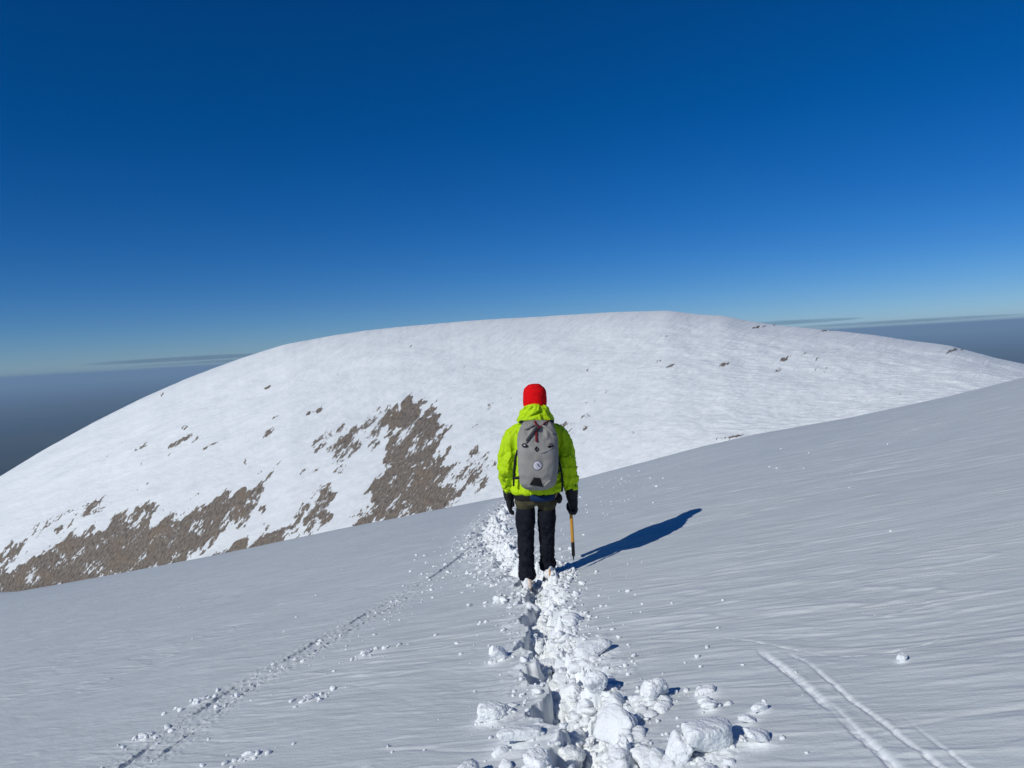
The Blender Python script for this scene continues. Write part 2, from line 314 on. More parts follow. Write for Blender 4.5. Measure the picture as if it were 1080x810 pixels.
# ------------------------------------------------------------------ the rounded hill beyond the saddle
Y_NEAR, PLAIN_Z = 400.0, -900.0
tt = np.r_[np.linspace(-1.7, -.80, 40)[:-1], np.linspace(-.80, .80, 900), np.linspace(.80, 1.7, 40)[1:]]
sc = np.interp(tt, CREST[:, 0], CREST[:, 1])
sc = np.where(tt < CREST[0, 0], CREST[0, 1] + (tt - CREST[0, 0]) * .55, sc)
sc = np.where(tt > CREST[-1, 0], CREST[-1, 1] - (tt - CREST[-1, 0]) * .28, sc)
k = np.ones(9) / 9; scs = np.convolve(np.pad(sc, 4, 'edge'), k, 'valid')
sc = scs + .00045 * fbm(tt * 38, tt * 0 + .5, 4, 70)
sb = np.interp(tt, NEAR[:, 0], NEAR[:, 1]) - .05
sb = np.minimum(sb, sc - .06)
yc = 650 - 60 * tt + 25 * np.sin(tt * 3.1 + .4)
wv = np.r_[np.linspace(0, 1, 330)]
rows = []; wl = []
nrow0 = 8
for q in range(nrow0):                                       # below the visible foot
    f = 1 - q / nrow0
    yy = Y_NEAR - 70 * f; zz = sb * Y_NEAR - 55 * f
    rows.append((tt * yy, np.full_like(tt, yy), zz)); wl.append(-.2 * f)
for w in wv:
    s_ = sb + (sc - sb) * w; yy = Y_NEAR + (yc - Y_NEAR) * (1 - np.sqrt(max(1 - w, 0)))
    rows.append((tt * yy, yy, s_ * yy)); wl.append(w)
kap = (sc - sb) / (yc - Y_NEAR) ** 2 * yc
for q, dy in enumerate(np.r_[np.geomspace(6, 420, 24), np.linspace(520, 2600, 14)]):
    yy = yc + dy
    dd = np.minimum(dy, .55 / (2 * kap)); drop = kap * dd * dd + .55 * np.maximum(dy - dd, 0)
    rows.append((tt * yc + tt * dy * .8, yy, np.maximum(sc * yc - drop, PLAIN_Z - 4))); wl.append(1.0 + dy / 400)
HX = np.array([r_[0] for r_ in rows]); HY = np.array([r_[1] for r_ in rows]); HZ = np.array([r_[2] for r_ in rows])
WW = np.repeat(np.array(wl)[:, None], len(tt), 1); TT = np.repeat(tt[None, :], len(wl), 0)
# gullies, swells and small wind features on its face
face = sstep(-.1, .1, WW) * (1 - sstep(.86, 1.0, WW)) + .0
HZ = HZ + face * (3.0 * fbm(HX * .008, HY * .016, 3, 80) + .55 * fbm(HX * .05 + HY * .02, HY * .09, 4, 81))
HZ = HZ + face * sstep(-.05, .3, TT) * .9 * np.abs(fbm(HX * .06 + .03 * HY, HY * .2, 4, 82))

def poly_mask(px, py, poly, soft):
    poly = np.array(poly); ins = np.zeros(px.shape, bool); dist = np.full(px.shape, 1e9)
    for a, b in zip(poly, np.roll(poly, -1, 0)):
        c = ((a[1] > py) != (b[1] > py)) & (px < (b[0] - a[0]) * (py - a[1]) / (b[1] - a[1] + 1e-12) + a[0]); ins ^= c
        v = b - a; q = np.clip(((px - a[0]) * v[0] + (py - a[1]) * v[1]) / (v @ v + 1e-12), 0, 1)
        dist = np.minimum(dist, np.hypot(px - a[0] - q * v[0], py - a[1] - q * v[1]))
    return sstep(-soft, soft, np.where(ins, dist, -dist))
span = (sc - sb)
cu = TT; cv = WW * span[None, :]
wq = fbm((cu + cv) * 24, (cv - cu) * 60, 4, 91, .6); wq2 = fbm((cu + cv) * 24 + 7, (cv - cu) * 60, 4, 93, .6)
pu = cu + .030 * wq; pv_w = cv + .016 * wq2 + .012 * wq                        # angular-size surface coordinates, so that both axes scale alike
bare = -.30 + .26 * sstep(.0, .3, fbm(cu * 9, cv * 9, 3, 90)) * (1 - sstep(.75, 1, WW))
bare = np.where(TT > .02, bare - .08, bare)
for a, poly in POLYS:
    poly = np.array(poly); ps = np.interp(poly[:, 0], tt, span)
    bare = np.maximum(bare, -.3 + (a * .95 + .31) * poly_mask(pu, pv_w, np.c_[poly[:, 0], poly[:, 1] * ps], .010))
for (bt, bw, ru, rv, a) in BLOBS:
    ps = float(np.interp(bt, tt, span)); rv = rv * ps
    q = np.hypot((cu + .5 * (pu - cu) - bt) / (ru * .8), (cv - bw * ps - (cu - bt) * (.35 if bt < 0 else 0)) / (rv * .8))
    bare = np.maximum(bare, -.3 + (a + (.28 if bt < 0 else .12)) * (1 - sstep(.4, 2.0 if bt < 0 else 2.4, q)))
bare = np.where(WW > 1.06, -.3, bare)
nr, nc = HX.shape
V = np.stack([HX, HY, HZ], -1).reshape(-1, 3)
i = np.arange(nr - 1)[:, None] * nc; j = np.arange(nc - 1)[None, :]
Fq = np.stack([i + j, i + j + 1, i + nc + j + 1, i + nc + j], -1).reshape(-1, 4)
me = mesh_np('snow_hill', V, Fq)
me.attributes.new('bare', 'FLOAT', 'POINT').data.foreach_set('value', bare.ravel().astype(np.float32))
vi = np.empty(len(me.loops), np.int32); me.loops.foreach_get('vertex_index', vi)
uv = np.stack([cu.ravel()[vi] * 100, cv.ravel()[vi] * 100], -1)
me.uv_layers.new(name='slope').data.foreach_set('uv', uv.astype(np.float32).ravel())

m = new_mat('hill_snow_and_scree', (.85, .86, .88), .7, .15); nt, N, L = nodes(m); b = N['Principled BSDF']
tc = N.new('ShaderNodeUVMap'); tc.uv_map = 'slope'
def mapped(rot, sx, sy):
    r = N.new('ShaderNodeMapping'); r.vector_type = 'POINT'
    r.inputs['Rotation'].default_value = (0, 0, rot); L.new(tc.outputs[0], r.inputs['Vector'])
    q = N.new('ShaderNodeMapping'); q.inputs['Scale'].default_value = (sx, sy, 1); L.new(r.outputs[0], q.inputs['Vector'])
    return q.outputs[0]
def noise(vec, scale, detail=4, rough=.55):
    n = N.new('ShaderNodeTexNoise'); n.inputs['Scale'].default_value = scale; n.inputs['Detail'].default_value = detail
    n.inputs['Roughness'].default_value = rough; L.new(vec, n.inputs['Vector']); return n.outputs['Fac']
def math_(op, a, b_=None, c=None):
    n = N.new('ShaderNodeMath'); n.operation = op
    for k_, v in enumerate((a, b_, c)):
        if v is None: continue
        if isinstance(v, (int, float)): n.inputs[k_].default_value = v
        else: L.new(v, n.inputs[k_])
    return n.outputs[0]
at = N.new('ShaderNodeAttribute'); at.attribute_name = 'bare'
streak = mapped(math.radians(-38), .42, 1.25)
nz = math_('ADD', math_('MULTIPLY', noise(streak, .75, 7, .62), .62), math_('MULTIPLY', noise(mapped(math.radians(-46), .5, 1.3), 3.6, 5, .65), .38))
thr = math_('MULTIPLY_ADD', nz, -4.6, 2.86)                 # about 0..1 spread
df = math_('SUBTRACT', at.outputs['Fac'], thr)
rng = N.new('ShaderNodeMapRange'); rng.interpolation_type = 'SMOOTHSTEP'
rng.inputs['From Min'].default_value = -.04; rng.inputs['From Max'].default_value = .05
L.new(df, rng.inputs['Value']); mask = rng.outputs[0]
rk = N.new('ShaderNodeValToRGB'); e = rk.color_ramp.elements
e[0].position, e[0].color = .30, (.06, .052, .046, 1); e[1].position, e[1].color = .72, (.36, .31, .25, 1)
e2 = e.new(.5); e2.color = (.235, .20, .163, 1)
L.new(noise(mapped(math.radians(-48), .5, 1.6), 3.2, 6, .7), rk.inputs['Fac'])
tan = N.new('ShaderNodeMixRGB'); tan.inputs[2].default_value = (.28, .205, .14, 1)
rg = N.new('ShaderNodeMapRange'); rg.inputs['From Min'].default_value = .52; rg.inputs['From Max'].default_value = .75; rg.inputs['To Max'].default_value = .6
L.new(noise(tc.outputs[0], .35, 3), rg.inputs['Value']); L.new(rg.outputs[0], tan.inputs[0]); L.new(rk.outputs[0], tan.inputs[1])
sn = N.new('ShaderNodeValToRGB'); e = sn.color_ramp.elements
e[0].position, e[0].color = .3, (.73, .77, .785, 1); e[1].position, e[1].color = .7, (.83, .865, .87, 1)
L.new(noise(mapped(math.radians(-12), .25, 1.6), .8, 5), sn.inputs['Fac'])
mx = N.new('ShaderNodeMixRGB'); L.new(mask, mx.inputs[0]); L.new(sn.outputs[0], mx.inputs[1]); L.new(tan.outputs[0], mx.inputs[2])
L.new(mx.outputs[0], b.inputs['Base Color'])
bh = math_('ADD', math_('MULTIPLY', noise(mapped(math.radians(-12), .35, 1.7), 2.2, 5, .6), 1.0), math_('MULTIPLY', mask, math_('MULTIPLY', noise(mapped(math.radians(-46), .45, 1.5), 4.2, 5, .7), 2.6)))
bp = N.new('ShaderNodeBump'); bp.inputs['Strength'].default_value = .5; bp.inputs['Distance'].default_value = 1.9
L.new(bh, bp.inputs['Height']); L.new(bp.outputs['Normal'], b.inputs['Normal'])
tag(link('snow_hill', me, m), kind='structure')

# ------------------------------------------------------------------ far lowland, its air, distant cloud
R_ = 84000.0
ang = np.linspace(0, 2 * PI, 73)[:-1]; rad = np.r_[400, np.geomspace(1500, R_, 40)]
V = np.stack([rad[:, None] * np.cos(ang), rad[:, None] * np.sin(ang), np.full((len(rad), len(ang)), PLAIN_Z)], -1)
V[..., 2] += 30 * fbm(V[..., 0] / 2600, V[..., 1] / 2600, 3, 95) - 20
V = V.reshape(-1, 3); na = len(ang)
i = np.arange(len(rad) - 1)[:, None] * na; j = np.arange(na)[None, :]; j2 = (j + 1) % na
Fq = np.stack([i + j, i + j2, i + na + j2, i + na + j], -1).reshape(-1, 4)
Fq = Fq[:, ::-1]
m = new_mat('lowland', (.03, .045, .04), .9, .1); nt, N, L = nodes(m); b = N['Principled BSDF']
tcx = N.new('ShaderNodeTexCoord'); nn = N.new('ShaderNodeTexNoise'); nn.inputs['Scale'].default_value = .0006; nn.inputs['Detail'].default_value = 7
L.new(tcx.outputs['Object'], nn.inputs['Vector']); rr = N.new('ShaderNodeValToRGB'); e = rr.color_ramp.elements
e[0].position, e[0].color = .35, (.012, .022, .028, 1); e[1].position, e[1].color = .7, (.05, .055, .045, 1)
L.new(nn.outputs['Fac'], rr.inputs['Fac']); L.new(rr.outputs[0], b.inputs['Base Color'])
tag(link('lowland_terrain', mesh_np('lowland_terrain', V, Fq[:, ::-1]), m), kind='structure')

hx, z0, z1 = 90000.0, PLAIN_Z - 70, 75.0
V = [(-hx, -hx, z0), (hx, -hx, z0), (hx, hx, z0), (-hx, hx, z0), (-hx, -hx, z1), (hx, -hx, z1), (hx, hx, z1), (-hx, hx, z1)]
Fq = [(0, 3, 2, 1), (4, 5, 6, 7), (0, 1, 5, 4), (1, 2, 6, 5), (2, 3, 7, 6), (3, 0, 4, 7)]
m = bpy.data.materials.new('haze_air'); m.use_nodes = True; nt, N, L = nodes(m); N.remove(N['Principled BSDF'])
pv = N.new('ShaderNodeVolumePrincipled'); pv.inputs['Color'].default_value = (.50, .75, .98, 1); pv.inputs['Density'].default_value = 4.5e-5
L.new(pv.outputs[0], N['Material Output'].inputs['Volume'])
HAZE = tag(link('haze', mesh_np('haze', V, Fq, False), m), kind='stuff')

def cloud(cx, cy, cz, lx, ly, lz, seed, mat):
    n1, n2 = 96, 24
    u = np.linspace(0, 2 * PI, n1 + 1)[:-1]; v = np.linspace(-PI / 2, PI / 2, n2)
    U, Vv = np.meshgrid(u, v)
    k = 1 + .35 * fbm(np.cos(U) * 2.5 + seed, np.sin(U) * 2.5, 3, seed)
    P = np.stack([np.cos(U) * np.cos(Vv) * lx * k, np.sin(U) * np.cos(Vv) * ly * k, np.sin(Vv) * lz * (1 + .5 * fbm(np.cos(U) * 6, np.sin(U) * 6 + seed, 3, seed + 5))], -1).reshape(-1, 3)
    P += [cx, cy, cz]
    i = np.arange(n2 - 1)[:, None] * n1; j = np.arange(n1)[None, :]; j2 = (j + 1) % n1
    Fq = np.stack([i + j, i + j2, i + n1 + j2, i + n1 + j], -1).reshape(-1, 4)
    tag(link('cloud_bank', mesh_np('cloud_bank', P, Fq), mat), kind='stuff')
m = bpy.data.materials.new('thin_stratus'); m.use_nodes = True; nt, N, L = nodes(m); N.remove(N['Principled BSDF'])
pv = N.new('ShaderNodeVolumePrincipled'); pv.inputs['Color'].default_value = (.30, .48, .66, 1); pv.inputs['Density'].default_value = 4.5e-5
L.new(pv.outputs[0], N['Material Output'].inputs['Volume'])
cloud(-45000, 112000, 1330, 17000, 9000, 330, 1, m)
cloud(-36000, 112500, 700, 20000, 7000, 180, 4, m)
cloud(40000, 112000, 1560, 11000, 8000, 300, 2, m)
cloud(58000, 114000, 800, 17000, 7000, 260, 3, m)
# ------------------------------------------------------------------ snow chunks
def ico(sub):
    import bmesh
    bm = bmesh.new(); bmesh.ops.create_icosphere(bm, subdivisions=sub, radius=1)
    v = np.array([p.co[:] for p in bm.verts]); f = np.array([[q.index for q in p.verts] for p in bm.faces]); bm.free()
    return v, f
ICO = {k: ico(k) for k in (1, 2, 3, 5)}

def chunk(seed, dims, sub=5, planes=9, rough=.06, sharp=9.0, flat_top=False):
    """a broken lump: soft intersection of random half spaces, then crumbly roughness; base near z=0"""
    g = np.random.default_rng(seed); d, f = ICO[sub]
    n = g.normal(size=(planes, 3)); n /= np.linalg.norm(n, axis=1)[:, None]
    if flat_top: n[0] = (g.normal(0, .12), g.normal(0, .12), 1); n[1] = (0, 0, -1)
    n = np.vstack([n, np.eye(3), -np.eye(3)]); off = np.r_[g.uniform(.72, 1.0, planes), np.full(6, 1.0)]
    q = np.maximum(d @ n.T, 1e-3) / off
    r = (q ** sharp).sum(1) ** (-1 / sharp)
    P = d * r[:, None]
    fr = 2.2
    h = noise3(P * fr + seed * 3.1, 5) * .55 + noise3(P * fr * 2.6 + seed, 6) * .30
    h = h + (noise3(P * fr * 6 + seed, 7) * .26 + noise3(P * fr * 14 + seed, 8) * .15 if sub >= 5 else noise3(P * fr * 5 + seed, 7) * .18)
    P = P * (1 + rough * 2.2 * h)[:, None] * np.array(dims)
    return P, f

def rot(v, rx, ry, rz):
    M_ = (Matrix.Rotation(rz, 3, 'Z') @ Matrix.Rotation(ry, 3, 'Y') @ Matrix.Rotation(rx, 3, 'X'))
    return v @ np.array(M_).T

for n_, (x, y, dims, rx, ry, rz, sink, pl, ro, label) in enumerate(CHUNKS):
    P, f = chunk(100 + n_ * 7, dims, 5, pl, ro * .85, 9.0 if ro < .1 else 7.0)
    P = rot(P, rx, ry, rz)
    sx, sy = .22, -.06
    lo = (P[:, 2] - P[:, 0] * sx - P[:, 1] * sy).min()
    # seat on the lowest ground that lies under its rim
    zs = [gz(x + dx * dims[0] * .5, y + dy * dims[1] * .5) for dx in (-1, 0, 1) for dy in (-1, 0, 1)]
    z = float(np.mean(zs)) - lo - 2 * dims[2] * (sink + .10)
    o = link('snow_chunk', mesh_np('snow_chunk', P, f), M_FRESH); o.location = (x, y, z)
    tag(o, label, 'snow chunk', 'broken snow chunks beside the tracks')

# uncountable crumbs and rubble
VAR2 = [chunk(500 + i, (1, 1, .8), 2, 6, .12, 7.0) for i in range(14)]
VAR3 = [chunk(700 + i, (1, 1, .8), 3, 7, .14, 7.0) for i in range(14)]
def scatter(name, pts, kind='stuff'):
    """pts rows: x, y, size, lift"""
    pts = np.array(pts); pts[:, 2] = np.minimum(pts[:, 2], np.where(pts[:, 1] > 6.9, .026, np.where(pts[:, 0] < -.6, .022, .055))); z = ground(pts[:, 0], pts[:, 1]); vs, fs, n = [], [], 0
    for (x, y, s, lift), zz in zip(pts, z):
        V_, f = random.choice(VAR3 if s > .022 else VAR2)
        q = V_ * np.array([s * random.uniform(.7, 1.35), s * random.uniform(.7, 1.2), s * random.uniform(.55, 1.0)])
        q = rot(q, random.uniform(-.5, .5), random.uniform(-.5, .5), random.uniform(0, 6.28)) + (x, y, zz + lift * s)
        vs.append(q); fs.append(f + n); n += len(q)
    o = link(name, mesh_np(name, np.vstack(vs), np.vstack(fs)), M_FRESH); tag(o, kind=kind); return o

def trench_points(n, y0, y1, spread, size, bias=0.0, lift=.25):
    out = []; c = TRENCH[(TRENCH[:, 1] > y0) & (TRENCH[:, 1] < y1)]
    for _ in range(n):
        # nearer places show more, so they get as many as the far ones
        p = c[random.randrange(len(c))]; q = random.random()
        d = random.gauss(bias, spread)
        out.append((p[0] + d, p[1] + random.uniform(-.1, .1), size * math.exp(random.gauss(0, .55)), lift))
    return out
clear = lambda L_: [p for p in L_ if not (abs(p[1] - 6.86) < .24 and abs(p[0] - .13) < .22 and p[2] > .03)]
pts = trench_points(300, 2.4, 6.75, .075, .017, .04, -.1) + trench_points(300, 2.4, 6.75, .08, .036, .045, -.4) + trench_points(600, 2.4, 6.75, .11, .009, .03)
scatter('trench_rubble', clear(pts))
pts = []
for _ in range(520):                                          # crumbs thrown out on both sides
    y = random.uniform(2.5, 7.5); side = random.choice((-1, 1, 1)); c = np.interp(y, TRENCH[:, 1], TRENCH[:, 0])
    d = .14 + random.expovariate(1 / .15)
    pts.append((c + side * d, y, .0065 * math.exp(random.gauss(0, .6)), .35))
for _ in range(45):
    y = random.uniform(2.8, 6.2); side = random.choice((-1, 1)); c = np.interp(y, TRENCH[:, 1], TRENCH[:, 0])
    pts.append((c + side * (.22 + random.expovariate(1 / .25)), y, random.uniform(.010, .02), .0))
for _ in range(520):                                           # along the old ski track, in loose strings
    p = SKI_LEFT[random.randrange(len(SKI_LEFT))]; d = random.gauss(.12, .16) + (.5 if random.random() < .25 else 0)
    if perlin(np.array([p[1] * 3.]), np.array([d * 2]), 33)[0] < -.05: continue
    pts.append((p[0] + d, p[1] + random.uniform(-.15, .15), .0062 * math.exp(random.gauss(0, .55)), .2))
for c in CHUNKS[:16]:                                          # fragments and powder heaped against the bigger pieces
    big = c[2][0]; dense = 46 if c[0] == .599 else 20
    for _ in range(dense):
        a_ = random.uniform(0, 6.28); r_ = big * (.75 + random.expovariate(2.2))
        pts.append((c[0] + r_ * math.cos(a_), c[1] + .85 * r_ * math.sin(a_), (.013 if dense > 30 else .010) * math.exp(random.gauss(0, .6)), .1))
for cx, cy in [(c[0], c[1]) for c in CHUNKS[22:]]:
    for _ in range(16): pts.append((cx + random.gauss(0, .12), cy + random.gauss(0, .07), .014 * math.exp(random.gauss(0, .5)), .25))
for _ in range(60):                                           # wide thin scatter over the crust
    y = random.uniform(3, 13); pts.append((random.uniform(-.5, .5) * y, y, .006 * math.exp(random.gauss(0, .5)) * (y / 5) ** .5, .3))
scatter('snow_crumbs', clear(pts))
pts = []
for _ in range(560):                                           # churned rubble past the walker, up to the crest
    y = 7.3 + 9.5 * random.random() ** 1.3; c = np.interp(y, TRENCH[:, 1], TRENCH[:, 0])
    pts.append((c + random.gauss(0, .2), y, .020 * math.exp(random.gauss(0, .45)), -.1))
for _ in range(330):
    y = random.uniform(7.5, 11.5); c = np.interp(y, TRENCH[:, 1], TRENCH[:, 0]); pts.append((c - .1 + random.gauss(0, .42), y, .012 * math.exp(random.gauss(0, .5)), .3))
for _ in range(110):                                           # trampled patch right of the walker near the crest
    y = random.uniform(9.5, 17); pts.append((y * random.gauss(.125, .03), y, .0085 * math.exp(random.gauss(0, .5)), .2))
for _ in range(90):                                            # pile at the walker's right boot
    pts.append((.34 + random.gauss(0, .055), 7.08 + random.gauss(0, .13), .022 * math.exp(random.gauss(0, .4)), .5))
for _ in range(80):
    pts.append((.13 + random.gauss(0, .2), 6.62 + random.gauss(0, .09), .02 * math.exp(random.gauss(0, .45)), .4))
scatter('churned_snow', clear(pts))
# ------------------------------------------------------------------ the walker
class MB:
    def __init__(s): s.v = []; s.f = []
    def tube(s, pts, rad, n=20, sub=6, expo=2.0, side=(1, 0, 0), cap=True, ck=.8):
        """closed tube through pts; rad = (half width along side, half depth) or one number per point"""
        pts = np.array(pts, float); rad = np.array([(r, r) if np.isscalar(r) else r for r in rad], float)
        P, R = [], []
        for i in range(len(pts) - 1):
            for t in np.linspace(0, 1, sub + 1)[:-1]:
                j = [max(i - 1, 0), i, i + 1, min(i + 2, len(pts) - 1)]
                cr = lambda A: .5 * (2 * A[j[1]] + (A[j[2]] - A[j[0]]) * t + (2 * A[j[0]] - 5 * A[j[1]] + 4 * A[j[2]] - A[j[3]]) * t * t + (3 * A[j[1]] - A[j[0]] - 3 * A[j[2]] + A[j[3]]) * t ** 3)
                P.append(cr(pts)); R.append(np.maximum(cr(rad), 1e-4))
        P.append(pts[-1]); R.append(rad[-1]); P = np.array(P); R = np.array(R)
        T = np.gradient(P, axis=0); T /= np.linalg.norm(T, axis=1)[:, None] + 1e-12
        if cap:
            c0 = [(P[0] - T[0] * R[0].mean() * math.sin(a) * ck, R[0] * math.cos(a), T[0]) for a in (1.45, 1.1, .7, .35)]
            c1 = [(P[-1] + T[-1] * R[-1].mean() * math.sin(a) * ck, R[-1] * math.cos(a), T[-1]) for a in (.35, .7, 1.1, 1.45)]
            P = np.vstack([[c[0] for c in c0], P, [c[0] for c in c1]]); R = np.vstack([[c[1] for c in c0], R, [c[1] for c in c1]]); T = np.vstack([[c[2] for c in c0], T, [c[2] for c in c1]])
        b = len(s.v); a = np.linspace(0, 2 * PI, n + 1)[:-1]
        ca, sa = np.cos(a), np.sin(a)
        ca = np.sign(ca) * np.abs(ca) ** (2 / expo); sa = np.sign(sa) * np.abs(sa) ** (2 / expo)
        for p, r, t in zip(P, R, T):
            X = np.array(side, float); X -= t * (X @ t); X /= np.linalg.norm(X); Yv = np.cross(t, X)
            for q in range(n): s.v.append(p + X * r[0] * ca[q] + Yv * r[1] * sa[q])
        m = len(P)
        for i in range(m - 1):
            for q in range(n):
                s.f.append((b + i * n + q, b + i * n + (q + 1) % n, b + (i + 1) * n + (q + 1) % n, b + (i + 1) * n + q))
        s.f.append(tuple(b + q for q in range(n))[::-1]); s.f.append(tuple(b + (m - 1) * n + q for q in range(n)))
        return s
    def box(s, c, h, rx=0, ry=0, rz=0):
        b = len(s.v); q = np.array([(x, y, z) for x in (-1, 1) for y in (-1, 1) for z in (-1, 1)]) * np.array(h)
        for p in rot(q, rx, ry, rz) + np.array(c): s.v.append(p)
        for f in ((0, 1, 3, 2), (4, 6, 7, 5), (0, 4, 5, 1), (2, 3, 7, 6), (0, 2, 6, 4), (1, 5, 7, 3)): s.f.append(tuple(b + k for k in f))
        return s
    def raw(s, name, smooth=True):
        me = bpy.data.meshes.new(name); me.from_pydata([tuple(v) for v in s.v], [], s.f); me.update()
        for p in me.polygons: p.use_smooth = smooth
        return me
    def remesh(s, name, voxel=.008, smooth=6):
        me = s.raw(name); o = bpy.data.objects.new('remesh_source', me); COL.objects.link(o)
        m = o.modifiers.new('r', 'REMESH'); m.mode = 'VOXEL'; m.voxel_size = voxel
        if smooth:
            q = o.modifiers.new('s', 'SMOOTH'); q.iterations = smooth; q.factor = .5
        dg = bpy.context.evaluated_depsgraph_get(); dg.update()
        out = bpy.data.meshes.new_from_object(o.evaluated_get(dg), depsgraph=dg)
        bpy.data.objects.remove(o); bpy.data.meshes.remove(me); out.name = name
        for p in out.polygons: p.use_smooth = True
        return out

def get(me):
    v = np.empty(len(me.vertices) * 3, np.float32); me.vertices.foreach_get('co', v); v = v.reshape(-1, 3).astype(float)
    n = np.empty(len(me.vertices) * 3, np.float32); me.vertices.foreach_get('normal', n); return v, n.reshape(-1, 3).astype(float)
def put(me, v): me.vertices.foreach_set('co', np.asarray(v, np.float32).ravel()); me.update()
def wrinkle(me, fn):
    v, n = get(me); put(me, v + n * fn(v)[:, None]); return me
def ridged(a, b, octv=3, seed=0): return 1 - 2.2 * np.abs(fbm(a, b, octv, seed))

FEET = Vector((.125, 6.851, -2.115)); LEAN = math.radians(2.2); SCALE = 1.0
TR = Matrix.Translation(FEET) @ Matrix.Rotation(LEAN, 4, 'Y') @ Matrix.Scale(SCALE, 4)
def root(name, base, label, cat):
    o = bpy.data.objects.new(name, None); COL.objects.link(o); o.empty_display_size = .1
    o.matrix_world = TR @ Matrix.Translation(Vector(base)); tag(o, label, cat); return o
def part(name, me, mat, parent, base, label=None):
    me.transform(Matrix.Translation(-Vector(base)))
    o = link(name, me, mat, parent)
    if label: o['label'] = label
    return o

M_SKIN = new_mat('skin', (.55, .33, .24), .55, .3)
M_LIME = fabric('lime_shell', (.47, .69, .006), (.40, .62, .005), 9, .65, .12, 700, .2)
M_RED = fabric('red_knit', (.80, .006, .008), (.62, .004, .008), 30, .9, .5, 500, .1)
M_BLACKC = fabric('black_navy_softshell', (.006, .007, .013), (.011, .012, .02), 14, .8, .2, 500, .15)
M_OLIVE = fabric('olive_cloth', (.075, .066, .036), (.055, .05, .028), 20, .85, .2, 500, .15)
M_GLOVE = fabric('black_glove', (.006, .006, .008), (.014, .014, .016), 25, .6, .3, 400, .3)
M_BLUE = fabric('blue_webbing', (.006, .03, .10), (.004, .02, .07), 30, .7, .2, 500, .2)
M_BLACK = fabric('black_webbing', (.006, .006, .007), (.012, .012, .014), 40, .65, .2, 600, .25)
M_GREY = fabric('grey_pack_cloth', (.245, .235, .22), (.29, .28, .262), 10, .75, .25, 500, .2)
M_DGREY = fabric('dark_grey_cloth', (.05, .05, .055), (.075, .075, .08), 20, .75, .2, 500, .2)
M_MAROON = fabric('maroon_webbing', (.16, .012, .018), (.11, .008, .014), 40, .7, .2, 500, .2)
M_WHITE = fabric('pale_patch', (.52, .50, .58), (.60, .58, .64), 30, .6, .1, 500, .2)
M_YELLOW = fabric('yellow_varnished_shaft', (.60, .30, .03), (.50, .23, .02), 30, .45, .1, 300, .4)
M_STEEL = new_mat('dark_steel', (.10, .10, .11), .4, .5, .9)
M_ORANGE = fabric('orange_strap', (.62, .33, .12), (.80, .70, .58), 45, .7, .2, 400, .2)
M_EYE = new_mat('eye_dark', (.03, .02, .015), .2, .5)
# boots: dark leather under caked snow
M_BOOT = new_mat('snow_caked_boot', (.03, .03, .03), .7, .2); nt, N, L = nodes(M_BOOT); b = N['Principled BSDF']
tcx = N.new('ShaderNodeTexCoord'); nn = N.new('ShaderNodeTexNoise'); nn.inputs['Scale'].default_value = 22; nn.inputs['Detail'].default_value = 6
L.new(tcx.outputs['Object'], nn.inputs['Vector']); rr = N.new('ShaderNodeValToRGB'); e = rr.color_ramp.elements
e[0].position, e[0].color = .34, (.03, .028, .027, 1); e[1].position, e[1].color = .42, (.84, .84, .85, 1)
L.new(nn.outputs['Fac'], rr.inputs['Fac']); L.new(rr.outputs[0], b.inputs['Base Color'])
bp = N.new('ShaderNodeBump'); bp.inputs['Strength'].default_value = .8; bp.inputs['Distance'].default_value = .012
L.new(nn.outputs['Fac'], bp.inputs['Height']); L.new(bp.outputs[0], b.inputs['Normal'])

B0 = (0, 0, 0)
person = root('person', B0, 'person walking away in lime jacket, red hat and black gaiters, holding an ice axe', 'person')
# --- body: one continuous figure
mb = MB()
mb.tube([(0, 0, .84), (0, 0, .95), (0, 0, 1.1), (0, 0, 1.28), (0, .0, 1.38), (0, .01, 1.44)], [(.155, .115), (.15, .105), (.145, .10), (.165, .11), (.15, .095), (.07, .07)])
mb.tube([(0, .01, 1.42), (0, .02, 1.5), (0, .03, 1.56)], [.062, .056, .055])
mb.tube([(0, .035, 1.545), (0, .04, 1.60), (0, .03, 1.67), (0, .022, 1.73), (0, .015, 1.745)], [(.048, .062), (.068, .088), (.077, .100), (.074, .090), (.05, .06)], ck=.3)
mb.tube([(0, .135, 1.675), (0, .152, 1.64), (0, .150, 1.63)], [.010, .015, .013])                     # nose
mb.tube([(-.022, .118, 1.595), (0, .130, 1.596), (.022, .118, 1.595)], [.006, .009, .006])             # mouth
for sx in (-1, 1): mb.tube([(sx * .078, .03, 1.68), (sx * .083, .022, 1.645), (sx * .076, .03, 1.615)], [(.008, .02), (.01, .018), (.006, .01)])
ARM_L = [(-.172, 0, 1.345), (-.222, -.012, 1.24), (-.250, -.055, 1.09), (-.245, .02, .97), (-.234, .080, .875)]
ARM_R = [(.185, 0, 1.345), (.245, -.012, 1.24), (.266, -.055, 1.09), (.286, -.012, .97), (.308, .025, .875)]
for A in (ARM_L, ARM_R): mb.tube(A + [(A[-1][0] + .004, A[-1][1] + .01, .80)], [.06, .05, .044, .04, .032, .03])
mb.tube([(-.09, 0, .86), (-.096, .01, .68), (-.098, .015, .42), (-.097, -.01, .08)], [.092, .078, .056, .042])
mb.tube([(.088, 0, .86), (.093, .02, .68), (.094, .05, .42), (.098, .1, .14)], [.092, .078, .056, .042])
for x_, y_, z_ in ((-.237, .105, .75), (.325, .034, .75)): mb.tube([(x_, y_, .80), (x_, y_, z_), (x_, y_, .70)], [(.024, .024), (.022, .026), (.016, .02)], ck=.3)
part('body', mb.remesh('body', .009, 4), M_SKIN, person, B0)
